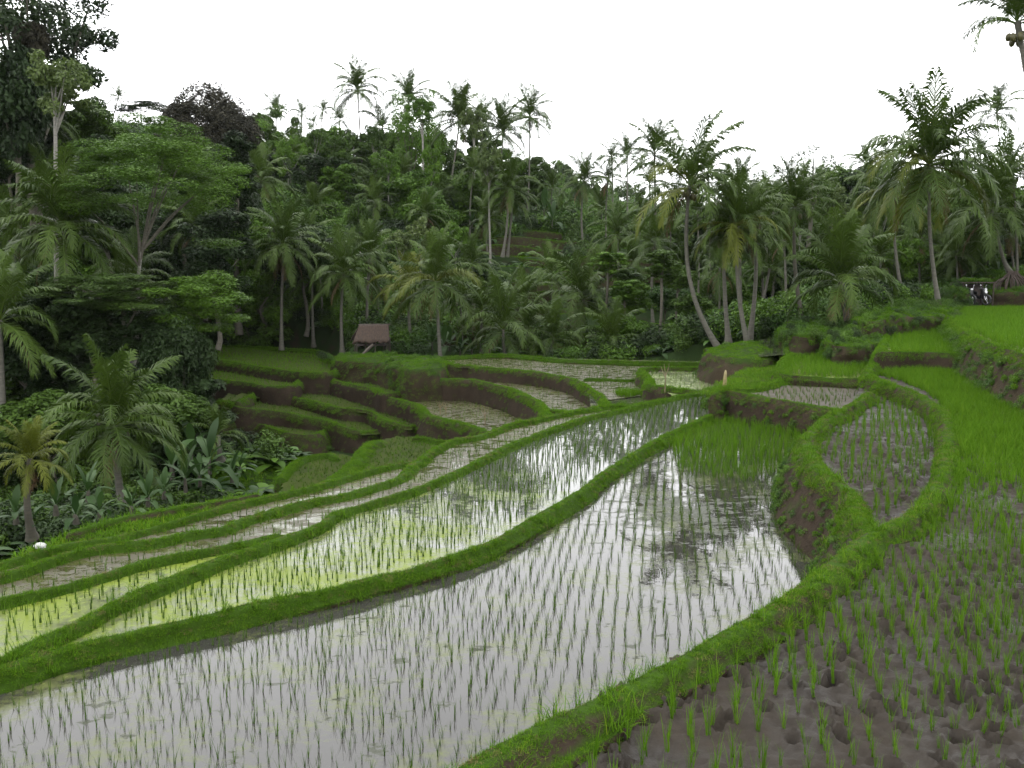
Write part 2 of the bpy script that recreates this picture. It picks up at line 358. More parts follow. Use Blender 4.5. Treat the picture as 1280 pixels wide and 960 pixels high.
def scatter(name, key, P, N=None, scl=1.0, tilt=0.5, label=None, zs=None):
    P = np.asarray(P, float); n = len(P)
    if not n: return None
    c, k = SRC[key]
    up = np.tile((0, 0, 1.0), (n, 1)); Nn = up if N is None else up * (1 - tilt) + np.asarray(N) * tilt
    Nn = Nn / np.linalg.norm(Nn, axis=1)[:, None]
    sp = rng.uniform(0, 2 * np.pi, n); ux = np.stack([np.cos(sp), np.sin(sp), np.zeros(n)], 1)
    ux -= Nn * np.sum(ux * Nn, 1)[:, None]; ux /= np.linalg.norm(ux, axis=1)[:, None]; uy = np.cross(Nn, ux)
    ry = np.arcsin(np.clip(-ux[:, 2], -1, 1)); rx = np.arctan2(uy[:, 2], Nn[:, 2]); rz = np.arctan2(ux[:, 1], ux[:, 0])
    me = bpy.data.meshes.new(name); me.vertices.add(n); me.vertices.foreach_set('co', P.astype(np.float32).ravel())
    a = me.attributes.new('rot', 'FLOAT_VECTOR', 'POINT'); a.data.foreach_set('vector', np.stack([rx, ry, rz], 1).astype(np.float32).ravel())
    s = np.broadcast_to(np.asarray(scl, float), (n,)); s3 = np.stack([s, s, s if zs is None else s * zs], 1)
    a = me.attributes.new('scl', 'FLOAT_VECTOR', 'POINT'); a.data.foreach_set('vector', s3.astype(np.float32).ravel())
    a = me.attributes.new('idx', 'INT', 'POINT'); a.data.foreach_set('value', rng.integers(0, k, n).astype(np.int32))
    o = link(name, me); md = o.modifiers.new('scatter', 'NODES'); md.node_group = SCAT
    for it in SCAT.interface.items_tree:
        if it.in_out == 'INPUT' and it.name == 'Collection': md[it.identifier] = c
    return tag(o, label, None, None, 'stuff')

def blades(n, h, spread, width, lean, seed, segs=3, curl=0.5):
    r = np.random.default_rng(seed); V, F, T = [], [], []; b = 0
    for i in range(n):
        a = r.uniform(0, 2 * np.pi); rad = spread * math.sqrt(r.uniform()); base = np.array((rad * math.cos(a), rad * math.sin(a), 0))
        d = r.uniform(0, 2 * np.pi); ln = lean * r.uniform(0.3, 1.2); hh = h * r.uniform(0.6, 1.1); w = width * r.uniform(0.7, 1.2)
        side = np.array((-math.sin(d), math.cos(d), 0)); fw = np.array((math.cos(d), math.sin(d), 0)); tt = r.uniform()
        for k in range(segs + 1):
            t = k / segs; ang = ln * (0.4 + curl * t * 1.6)
            p = base + fw * hh * t * math.sin(ang) + np.array((0, 0, hh * t * math.cos(ang)))
            ww = w * (1 - t) ** 0.7 * 0.5 + 0.0008
            V += [p - side * ww, p + side * ww]
        for k in range(segs): F.append((b + 2 * k, b + 2 * k + 1, b + 2 * k + 3, b + 2 * k + 2)); T.append(tt)
        b += 2 * (segs + 1)
    return np.array(V), np.array(F), T
def blade_meshes(key, cnt, mat, *a, **k):
    return [new_mesh(f'{key}_{i}', *blades(*a, seed=100 * len(SRC) + i, **k)[:2], (MAT[mat],), tint=blades(*a, seed=100 * len(SRC) + i, **k)[2]) for i in range(cnt)]
source('turf_tuft', blade_meshes('turf_tuft', 7, 'turf', 46, 0.065, 0.12, 0.0065, 0.9) + blade_meshes('turf_dry', 1, 'turf_dry', 40, 0.06, 0.13, 0.006, 1.1))
source('turf_far', blade_meshes('turf_far', 5, 'turf', 40, 0.13, 0.24, 0.017, 0.9, segs=2))
source('turf_long', blade_meshes('turf_long', 5, 'turf', 26, 0.30, 0.12, 0.010, 1.0))
source('rice_thin', blade_meshes('rice_thin', 8, 'rice_thin', 7, 0.2, 0.012, 0.0046, 0.27))
source('rice_thin_far', blade_meshes('rice_thin_far', 6, 'rice_thin', 5, 0.21, 0.015, 0.010, 0.18, segs=2))
RICE_NEAR = blade_meshes('rice_lush', 10, 'rice_lush', 11, 0.29, 0.018, 0.006, 0.24)
source('rice_lush', RICE_NEAR)
source('rice_lush_far', blade_meshes('rice_lush_far', 6, 'rice_lush', 10, 0.34, 0.06, 0.016, 0.38, segs=2))
source('rice_dots', blade_meshes('rice_dots', 5, 'rice_thin', 6, 0.16, 0.05, 0.022, 0.5, segs=2))

# ------------------------------------------------------------------ leaf clouds
def leaf_cloud(centres, radii, per, size, seed, up=0.5, aspect=0.45, shell=0.55):
    r = np.random.default_rng(seed); C = np.asarray(centres, float); R = np.asarray(radii, float)
    if R.ndim == 1: R = np.repeat(R[:, None], 3, 1)
    n = len(C) * per; ci = np.repeat(np.arange(len(C)), per)
    d = r.normal(size=(n, 3)); d[:, 2] = d[:, 2] * 0.9 + 0.25; d /= np.linalg.norm(d, axis=1)[:, None]
    p = C[ci] + d * R[ci] * (r.uniform(shell, 1.0, n) ** 0.7)[:, None]
    nn = d * 0.6 + r.normal(size=(n, 3)) * 0.45 + np.array((0, 0, up)); nn /= np.linalg.norm(nn, axis=1)[:, None]
    t = np.cross(nn, r.normal(size=(n, 3))); t /= np.linalg.norm(t, axis=1)[:, None]; b = np.cross(nn, t)
    s = (size * r.uniform(0.55, 1.35, n))[:, None]
    V = np.stack([p - t * s, p + b * s * aspect + nn * s * 0.12, p + t * s - nn * s * 0.2, p - b * s * aspect + nn * s * 0.12], 1).reshape(-1, 3)
    F = np.arange(n * 4).reshape(n, 4)
    tint = np.clip(np.repeat(r.uniform(0.15, 0.85, len(C)), per) + r.normal(size=n) * 0.16, 0, 1)
    return V, F, tint
def shrub_mesh(nm, seed, mat, size=0.075, nc=11, per=75):
    r = np.random.default_rng(seed); a = r.uniform(0, 6.28, nc); q = np.sqrt(r.uniform(0, 1, nc)) * 0.7
    C = np.stack([q * np.cos(a), q * np.sin(a), r.uniform(0.25, 0.95, nc) * (1.1 - 0.6 * q)], 1)
    V, F, T = leaf_cloud(C, r.uniform(0.28, 0.5, nc), per, size, seed); return new_mesh(nm, V, F, (MAT[mat],), tint=T)
def fern_mesh(nm, seed, mat, n=11, L=1.2):
    r = np.random.default_rng(seed); V, F, T = [], [], []; b = 0
    for i in range(n):
        a = i / n * 6.28 + r.uniform(-.3, .3); e = r.uniform(0.5, 1.25); l = L * r.uniform(.7, 1.1); p = np.zeros(3); tt = r.uniform()
        fw = np.array((math.cos(a), math.sin(a), 0)); sd = np.array((-math.sin(a), math.cos(a), 0)); K = 6
        for k in range(K + 1):
            t = k / K; w = 0.16 * l * math.sin(math.pi * (0.08 + 0.9 * t)) ** 0.8; V += [p - sd * w - (0, 0, .25 * w), p, p + sd * w - (0, 0, .25 * w)]
            an = e - 1.9 * t; p = p + (fw * math.cos(an) + np.array((0, 0, math.sin(an)))) * l / K
        for k in range(K):
            q = b + 3 * k; F += [(q, q + 1, q + 4, q + 3), (q + 1, q + 2, q + 5, q + 4)]; T += [tt, tt]
        b += 3 * (K + 1)
    return new_mesh(nm, np.array(V), np.array(F), (MAT[mat],), tint=T)
source('shrub', [shrub_mesh(f'shrub_{i}', 40 + i, ('shrub_leaf', 'forest_leaf', 'forest_leaf_dark', 'forest_leaf_bright')[i % 4]) for i in range(8)])
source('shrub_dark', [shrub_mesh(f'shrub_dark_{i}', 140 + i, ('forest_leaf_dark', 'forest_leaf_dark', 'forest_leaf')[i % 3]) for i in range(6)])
source('low_plant', [fern_mesh(f'fern_{i}', 60 + i, ('shrub_leaf', 'banana_leaf', 'forest_leaf_bright')[i % 3]) for i in range(6)])
source('creeper', [shrub_mesh(f'creeper_{i}', 80 + i, ('forest_leaf_bright', 'shrub_leaf', 'turf')[i % 3], 0.11, 8, 24) for i in range(5)])

# ------------------------------------------------------------------ paddies: outline (pixels at their own level, or ('w', x, y)), level, look
def poly_world(pts, z):
    return np.array([G(p[0], p[1], z)[:2] if p[0] != 'w' else p[1:] for p in pts], float)
PADDY = {}
def paddy(key, pts, z, mat, label, name='rice_paddy', zr=None):
    xsn = [p[0] for p in pts if p[0] != 'w']; a, b = min(xsn), max(xsn)
    zz = [z if zr is None or p[0] == 'w' else z + (zr - z) * (p[0] - a) / (b - a) for p in pts]
    PADDY[key] = dict(zr=zr, poly=np.array([poly_world([p], q)[0] for p, q in zip(pts, zz)]), z=z, mat=mat, label=label, name=name)
def level(p, x):                         # level of a paddy at x: some old ledges sink a little towards the gully end
    P = p['poly']; lo, hi = P[:, 0].min(), P[:, 0].max()
    return p['z'] + (0 if p['zr'] is None else (p['zr'] - p['z']) * np.clip((np.asarray(x) - lo) / (hi - lo), 0, 1)) + 0 * np.asarray(x)
B2_LINE = [(-260, 905), (-120, 866), (0, 838), (94, 810), (187, 788), (281, 768), (344, 752), (400, 741), (470, 723), (540, 704), (620, 676), (684, 640), (727, 614), (760, 588), (810, 557), (854, 535), (895, 517)]
B3_LINE = [(-260, 905), (-120, 862), (0, 828), (47, 806), (94, 783), (141, 758), (187, 738), (234, 718), (281, 699), (328, 684), (400, 658), (427, 640), (510, 615), (560, 595), (600, 576), (644, 554), (690, 537), (731, 523), (778, 512), (840, 497), (880, 491), (900, 487)]
B3B_LINE = [(-260, 822), (-120, 785), (0, 752), (62, 738), (125, 720), (187, 702), (250, 690), (312, 678), (350, 670)]
L2_LINE = [(-260, 775), (-120, 745), (0, 721), (78, 696), (125, 685), (187, 678), (231, 668), (275, 662), (300, 652), (344, 639), (400, 624), (427, 619), (494, 599), (520, 579), (560, 553), (600, 545), (640, 531), (675, 524), (705, 517), (735, 512), (762, 508), (790, 507)]
L1_LINE = [(-260, 762), (-120, 730), (0, 706), (78, 684), (150, 671), (219, 653), (281, 635), (344, 620), (400, 607), (427, 599), (477, 585), (512, 578)]
L0_LINE = [(90, 668), (147, 650), (190, 642), (237, 634), (281, 627), (320, 619)]

paddy('main', [(-260, 912)] + B2_LINE[1:] + [(960, 515), (1040, 525), (1100, 580), (1090, 690), (1000, 750), (850, 835), (560, 1000), (300, 1300), (-260, 1300)], 0.0, 'paddy_water',
      'wide flooded paddy of open grey water with thin rice rows, nearest the camera', 'paddy_water')
paddy('second', B3_LINE + B2_LINE[::-1], 0.10, 'paddy_water_weedy', 'long flooded paddy with yellow green duckweed between two curved bunds', 'paddy_water')
paddy('wedge', B3B_LINE + B3_LINE[:10][::-1], 0.02, 'paddy_water_weedy', 'wedge shaped flooded paddy at the left where two grass bunds part', 'paddy_water')
paddy('strip', L2_LINE + B3_LINE[9:][::-1] + B3B_LINE[::-1], -0.04, 'paddy_water_murky', 'narrow murky brown paddy strip beyond the duckweed paddy', 'paddy_water')
paddy('strip2', L1_LINE + L2_LINE[:14][::-1], -0.12, 'paddy_water_murky', 'thin curved paddy strip along the edge of the dark gully', 'paddy_water')
paddy('strip3', L0_LINE + L1_LINE[2:7][::-1], -0.20, 'green_mud', 'last thin grassy strip above the gully plants', 'grass_ledge')
P2Z = 1.0
paddy('near_mud', [(560, 1000), (640, 945), (740, 890), (850, 832), (930, 790), (1005, 746), (1065, 690), (1105, 662), (1137, 648), (1162, 626), (1177, 597), (1187, 558), (1185, 533), (1172, 511), (1136, 491), (1095, 474), (1085, 462), (1100, 446), (1215, 446), (1300, 500), (1450, 600), (1700, 800), ('w', 9, 3), ('w', 4, 1.0), ('w', -1.5, 2.0), ('w', -1.6, 4.5)],
      P2Z, 'wet_mud', 'broad brown mud paddy with footprints that turns green towards the far end', 'paddy_mud')
paddy('teardrop', [(1067, 508), (1030, 525), (1010, 549), (1013, 574), (1038, 600), (1060, 618), (1068, 642), (1078, 662), (1105, 660), (1137, 647), (1162, 625), (1177, 596), (1187, 557), (1185, 532), (1172, 510), (1130, 485), (1085, 474)], 0.82, 'wet_mud',
      'rounded mud paddy with rice, held inside a ring of bright grass', 'paddy_mud')
paddy('grey', [(938, 494), (985, 468), (1078, 470), (1090, 490), (1050, 514), (985, 506)], 0.65, 'grey_mud', 'small grey mud paddy dotted with seedlings above the dark earth wall', 'paddy_mud')
paddy('corner', [(870, 492), (905, 476), (950, 452), (985, 452), (985, 472), (938, 494), (903, 494)], 0.55, 'green_mud', 'patch of rough grass beside the bamboo stake', 'grass_ledge')
paddy('green6', [(970, 466), (972, 452), (985, 440), (1050, 432), (1090, 432), (1095, 452), (1080, 472), (1030, 473)], 0.80, 'paddy_water_green', 'bright green rice paddy in front of the shaggy young palm', 'rice_paddy')
paddy('pond6', [(940, 437), (950, 424), (1010, 421), (1015, 436), (985, 443), (950, 446)], 0.95, 'paddy_water', 'small shining paddy pool behind the palm mound', 'paddy_water')
paddy('green7', [(1104, 444), (1112, 402), (1180, 400), (1196, 412), (1215, 444)], 1.5, 'paddy_water_green', 'narrow green paddy with glinting water under the tall pale palm', 'rice_paddy')
paddy('green8', [(1176, 388), (1190, 401), (1210, 415), (1235, 428), (1284, 443), (1450, 500), (1700, 560), (1700, 384), (1300, 384)], 2.05, 'paddy_water_green', 'highest green paddy at the far right above the leafy bank', 'rice_paddy')
# far valley
paddy('t1', [(548, 458), (556, 446), (640, 444), (700, 448), (840, 451), (905, 452), (960, 470), (840, 490), (760, 500), (745, 492), (729, 483), (710, 474), (675, 467), (637, 463), (600, 461)], -0.65, 'paddy_water_murky', 'long pale flooded paddy below the palms of the opposite slope', 'paddy_water')
paddy('pond', [(735, 476), (800, 474), (860, 478), (900, 500), (800, 530), (740, 530)], -0.68, 'paddy_water', 'small reflecting pool with a bright green seedbed', 'paddy_water')
paddy('t0', [(800, 461), (884, 459), (905, 464), (930, 478), (899, 500), (850, 500), (822, 484), (808, 476)], -0.22, 'paddy_water_pale', 'pale green flooded paddy below the palm mound', 'paddy_water')
paddy('t2', [(505, 466), (530, 458), (600, 462), (680, 466), (730, 480), (770, 505), (740, 540), (690, 530), (676, 508), (660, 498), (637, 488), (600, 479), (560, 475), (542, 474)], -1.2, 'paddy_water_murky', 'curved terrace paddy under the long brown earth wall', 'paddy_water')
paddy('t3', [(482, 498), (500, 486), (560, 490), (640, 495), (700, 520), (650, 570), (604, 541), (569, 529), (537, 523), (527, 511), (505, 503)], -2.12, 'paddy_water_murky', 'terrace paddy with plough lines below the highest brown wall', 'paddy_water')
paddy('f2', [(235, 470), (250, 455), (330, 462), (420, 465), (520, 470), (545, 480), (518, 490), (486, 494), (471, 489), (446, 484), (409, 476), (386, 473), (375, 477), (369, 483), (352, 485), (330, 484), (277, 477)], -1.77, 'green_mud', 'green terrace shelf in front of the grassy mound', 'rice_paddy', zr=-1.95)
paddy('f1', [(250, 450), (262, 434), (289, 431), (352, 435), (400, 438), (425, 448), (420, 466), (409, 468), (371, 467), (334, 462), (296, 455)], -1.22, 'green_mud', 'flat yellow green rice field at the foot of the dark forest', 'rice_paddy', zr=-1.47)
paddy('f3', [(290, 500), (318, 482), (370, 484), (480, 492), (530, 510), (560, 545), (531, 532), (512, 537), (481, 527), (462, 517), (437, 513), (399, 506), (371, 500), (349, 495), (330, 496), (313, 499)], -2.22, 'green_mud', 'middle green terrace ledge of the left flight', 'rice_paddy', zr=-3.02)
paddy('f4', [(270, 506), (290, 492), (380, 505), (480, 520), (500, 545), (478, 541), (456, 543), (437, 538), (409, 528), (381, 523), (352, 517), (324, 514), (296, 511)], -2.32, 'green_mud', 'lower green terrace ledge of the left flight', 'rice_paddy', zr=-3.5)
paddy('f5', [(270, 530), (330, 512), (420, 525), (420, 540), (405, 541), (390, 546), (371, 545), (345, 540), (324, 533), (287, 531)], -3.12, 'green_mud', 'lowest small terrace ledge with a rounded rim', 'rice_paddy', zr=-3.52)
paddy('g1', [(352, 596), (381, 572), (415, 566), (450, 572), (520, 620), (440, 660), (360, 640)], -3.4, 'green_mud', 'brownish rice patch at the bottom of the gully', 'rice_paddy')
paddy('g2', [(440, 585), (455, 555), (500, 545), (600, 545), (600, 620), (480, 640)], -2.9, 'green_mud', 'brown green rice patch under the terrace corner', 'rice_paddy')

# ------------------------------------------------------------------ terrain
CTRL = [(0, 8, -1.5), (-8, 5, -1.5), (10, 5, 0), (15, 25, 0.5), (25, 30, 1.5), (-9, 15, -1.6), (-9, 18, -3.2), (-13, 21, -4.5), (-25, 34, -6.8), (-20, 45, -6.5), (-10, 30, -5), (-6, 24, -3.4), (-9, 38, -5),
        (-12, 50, -5), (-5, 45, -4), (3, 45, -3), (0, 25, -2.5), (5, 20, -2), (10, 30, -1.5), (8, 45, -1.8), (-14, 12, -2.5), (-22, 18, -4.5), (-40, 30, -4), (-45, 50, 2),
        (20, 48, 1.6), (28, 50, 2.0), (45, 50, 4), (35, 20, 2.5), (30, 0, 2), (0, -15, 0), (-30, 0, -3)]
CTRL = [np.array(c, float) for c in CTRL]
for px, py, D in [(458, 268, 125), (506, 288, 120), (556, 285, 105), (628, 318, 88), (728, 300, 100), (1003, 402, 50), (1175, 386, 50), (1130, 378, 58), (352, 436, 66), (331, 285, 85), (632, 444, 58), (728, 392, 66),
                  (762, 446, 57), (820, 405, 64), (550, 450, 60), (82, 430, 46), (155, 645, 34), (38, 668, 25), (275, 560, 42), (285, 434, 68), (440, 444, 60), (500, 446, 60), (950, 408, 60), (1050, 388, 56), (1240, 382, 58),
                  (870, 380, 75), (960, 330, 95), (1100, 330, 95), (1260, 330, 90), (1100, 285, 130), (1250, 270, 130), (980, 285, 140), (800, 300, 110), (750, 285, 150), (700, 290, 105), (560, 250, 135), (450, 240, 150), (330, 230, 120), (200, 300, 75),
                  (100, 310, 70), (0, 270, 72), (0, 330, 55), (-200, 300, 60), (0, 180, 110), (150, 180, 130), (300, 190, 160), (450, 215, 200), (620, 240, 190), (720, 270, 260), (900, 280, 220), (1200, 255, 200), (1500, 300, 100), (1500, 260, 180), (-300, 200, 150)]:
    CTRL.append(A(px, py, D))
CTRL += [np.array(c, float) for c in [(-150, 330, 26), (0, 330, 22), (150, 330, 26), (-220, 120, 32), (220, 120, 24), (200, 20, 10), (-180, 10, 6)]]
CT_ = np.array(CTRL)
def _phi(r): return np.where(r > 0, r * r * np.log(r + 1e-9), 0)
def fit_rbf():
    n = len(CT_); X = CT_[:, :2] / 50; K = _phi(np.linalg.norm(X[:, None] - X[None], axis=2)) + np.eye(n) * 0.004
    Pm = np.concatenate([np.ones((n, 1)), X], 1); M = np.block([[K, Pm], [Pm.T, np.zeros((3, 3))]])
    return X, np.linalg.solve(M, np.concatenate([CT_[:, 2], np.zeros(3)]))
RX, RW = fit_rbf()
def smoothstep(a, b, x):
    t = np.clip((x - a) / (b - a), 0, 1); return t * t * (3 - 2 * t)
def ground(x, y, carve=True):
    x = np.atleast_1d(np.asarray(x, float)); y = np.atleast_1d(np.asarray(y, float))
    sh = x.shape; xf, yf = x.ravel(), y.ravel(); z = np.empty(len(xf))
    for s in range(0, len(xf), 20000):
        X = np.stack([xf[s:s + 20000], yf[s:s + 20000]], 1) / 50
        z[s:s + 20000] = _phi(np.linalg.norm(X[:, None] - RX[None], axis=2)) @ RW[:len(RX)] + RW[len(RX)] + X @ RW[len(RX) + 1:]
    # old terrace steps on the opposite slope
    wz = smoothstep(57, 62, yf) * (1 - smoothstep(100, 112, yf)) * smoothstep(-10, -2, xf) * (1 - smoothstep(26, 34, xf))
    wob = fbm(xf * 0.08, yf * 0.08, 5, 3) * 1.6; s_ = 0.95; q = (z + wob) / s_; fl = np.floor(q); st = s_ * (fl + smoothstep(0.62, 0.9, q - fl)) - wob
    z = z * (1 - wz) + (st - 0.7) * wz
    z = z + (fbm(xf * 0.25, yf * 0.25, 9, 4) - 0.5) * 0.7 * (1 - 0.8 * wz)
    if carve:
        for p in PADDY.values():
            P = p['poly']; lo, hi = P.min(0) - 2, P.max(0) + 2
            k = np.where((xf > lo[0]) & (xf < hi[0]) & (yf > lo[1]) & (yf < hi[1]))[0]
            if not len(k): continue
            ins = inside(P, xf[k], yf[k]); near = ins | (edge_dist(P, xf[k], yf[k]) < 0.9)
            z[k[near]] = np.minimum(z[k[near]], level(p, xf[k[near]]) - 0.55)
    return z.reshape(sh)
xs = np.concatenate([np.linspace(-260, -92, 40, endpoint=False), np.arange(-92, -12, 1.0), np.arange(-12, 34, 0.7), np.arange(34, 96, 1.2), np.linspace(96, 260, 36)])
ys = np.concatenate([np.arange(-40, 4, 4.0), np.arange(4, 56, 1.0), np.arange(56, 106, 0.55), np.arange(106, 160, 1.5), np.linspace(160, 340, 40)])
XX, YY = np.meshgrid(xs, ys); ZZ = ground(XX, YY)
nx, ny = len(xs), len(ys); i = np.arange(ny - 1)[:, None] * nx; j = np.arange(nx - 1)[None, :]
TF = np.stack([i + j, i + j + 1, i + nx + j + 1, i + nx + j], -1).reshape(-1, 4)
o = link('hillside', new_mesh('hillside', np.stack([XX, YY, ZZ], -1).reshape(-1, 3), TF, (MAT['hill_earth'],)))
tag(o, 'dark earth and undergrowth of the gully and the forested slopes', None, None, 'structure')
# land that goes on to the horizon
a = np.linspace(0, 2 * np.pi, 64, endpoint=False); V = [(0, 60, -9)]; F = []
for r_, z_ in ((250, -9), (420, -8), (640, -6), (900, -4)): V += [(r_ * math.cos(t), 60 + r_ * math.sin(t), z_) for t in a]
V = np.array(V); F3 = [(0, 1 + q, 1 + (q + 1) % 64) for q in range(64)]
F4 = [(1 + r_ * 64 + q, 1 + r_ * 64 + 64 + q, 1 + r_ * 64 + 64 + (q + 1) % 64, 1 + r_ * 64 + (q + 1) % 64) for r_ in range(3) for q in range(64)]
tag(link('terrain', new_mesh('terrain', V, [np.array(F3), np.array(F4)], (MAT['hill_earth'],))), 'lowland that runs on to the horizon behind the hills', None, None, 'structure')
def gz(x, y): return float(ground([x], [y], False)[0])

# ------------------------------------------------------------------ paddy surfaces
def cam_dist(x, y): return np.hypot(x, y)
def paddy_flat(p):
    from mathutils.geometry import tessellate_polygon
    P = p['poly']; t = tessellate_polygon([[Vector((q[0], q[1], 0)) for q in P]])
    V = np.concatenate([P, np.full((len(P), 1), p['z'])], 1); F = np.array([tuple(q) for q in t])
    a, b, c = V[F[:, 0]], V[F[:, 1]], V[F[:, 2]]; up = np.cross(b - a, c - a)[:, 2] < 0; F[up] = F[up][:, ::-1]
    return new_mesh(p['name'], V, F, (MAT[p['mat']],), False)
def paddy_mud(p, bumps=0.03, dimples=0, seed=3):
    P = p['poly']; lo, hi = P.min(0), P.max(0)
    def axis(a, b, near, lim):
        out = [a]
        while out[-1] < b: out.append(out[-1] + (near if out[-1] < lim else min(0.25, near * (1 + (out[-1] - lim) * 0.25))))
        return np.array(out)
    ysm = axis(lo[1], hi[1], 0.035 if dimples else 0.12, 13); xsm = np.arange(lo[0], hi[0] + .1, 0.035 if dimples else 0.12)
    X, Y = np.meshgrid(xsm, ysm); Z = level(p, X) + (fbm(X * 1.5, Y * 1.5, seed) - 0.5) * bumps * 2 + (fbm(X * 6, Y * 6, seed + 3) - 0.5) * bumps * 1.2 + (-np.abs(fbm(X * 11, Y * 11, seed + 6, 2) - .5) * 2 * bumps * 0.9 + (fbm(X * 19, Y * 19, seed + 9, 2) - .5) * bumps * .55 if dimples else 0)
    r = np.random.default_rng(seed)
    for k in range(dimples):
        cx, cy = r.uniform(lo[0], hi[0]), lo[1] + (hi[1] - lo[1]) * r.uniform() ** 1.6
        if vnoise(cx * 0.6, cy * 0.6, 8) < 0.4: continue
        a, b = r.uniform(0.035, 0.085), r.uniform(0.03, 0.055); th = r.uniform(0, 3.14); dp = r.uniform(0.05, 0.12)
        i0, i1 = np.searchsorted(ysm, (cy - .3, cy + .3)); j0, j1 = np.searchsorted(xsm, (cx - .3, cx + .3))
        if i1 <= i0 or j1 <= j0: continue
        dx, dy = X[i0:i1, j0:j1] - cx, Y[i0:i1, j0:j1] - cy; u = (dx * math.cos(th) + dy * math.sin(th)) / a; v = (-dx * math.sin(th) + dy * math.cos(th)) / b
        q = u * u + v * v; Z[i0:i1, j0:j1] += -dp * np.exp(-q ** 2) + 0.35 * dp * np.exp(-(np.sqrt(q) - 1.7) ** 2 * 4)
    ny_, nx_ = X.shape; keep = inside(P, X, Y) | (edge_dist(P, X, Y) < 0.15)
    i = np.arange(ny_ - 1)[:, None] * nx_; j = np.arange(nx_ - 1)[None, :]
    F = np.stack([i + j, i + j + 1, i + nx_ + j + 1, i + nx_ + j], -1).reshape(-1, 4); kf = keep.ravel()[F].all(1); F = F[kf]
    used = np.unique(F); mp = np.zeros(X.size, int); mp[used] = np.arange(len(used))
    return new_mesh(p['name'], np.stack([X, Y, Z], -1).reshape(-1, 3)[used], mp[F], (MAT[p['mat']],))
for k, p in PADDY.items():
    if k == 'near_mud': me = paddy_mud(p, 0.05, 11000)
    elif k == 'teardrop': me = paddy_mud(p, 0.055, 1500, 5)
    elif p['mat'] in ('green_mud', 'grey_mud'): me = paddy_mud(p, 0.03, 0, 6)
    else: me = paddy_flat(p)
    tag(link(p['name'], me), p['label'], None, None, 'structure')

# ------------------------------------------------------------------ bunds and earth walls
TUFT = {'turf_tuft': [], 'turf_far': [], 'creeper': []}; BUSH = []
def strip_samples(V, nrow, ncol, dens, hrel, wallp, seed):
    """random points on a swept strip; hrel = height below the crest of each profile column"""
    r = np.random.default_rng(seed); V = V.reshape(nrow, ncol, 3)
    a, b, c, d = V[:-1, :-1], V[:-1, 1:], V[1:, 1:], V[1:, :-1]
    nrm = np.cross(b - a, d - a) + np.cross(d - c, b - c); ar = np.linalg.norm(nrm, axis=2) * 0.5; nn = nrm / (ar[..., None] * 2 + 1e-9)
    nn = np.where(nn[..., 2:3] < 0, -nn, nn)
    D = np.hypot(a[..., 0], a[..., 1]); w = np.where(((hrel[:-1] + hrel[1:]) / 2)[None] > -0.2, 1.0, wallp)
    cnt = r.poisson(np.minimum(ar * dens(D) * w, 400)); ii, jj = np.nonzero(cnt); rep = cnt[ii, jj]; ii = np.repeat(ii, rep); jj = np.repeat(jj, rep)
    u, v = r.uniform(size=(2, len(ii), 1)); p = (a[ii, jj] * (1 - u) + d[ii, jj] * u) * (1 - v) + (b[ii, jj] * (1 - u) + c[ii, jj] * u) * v
    return p, nn[ii, jj]
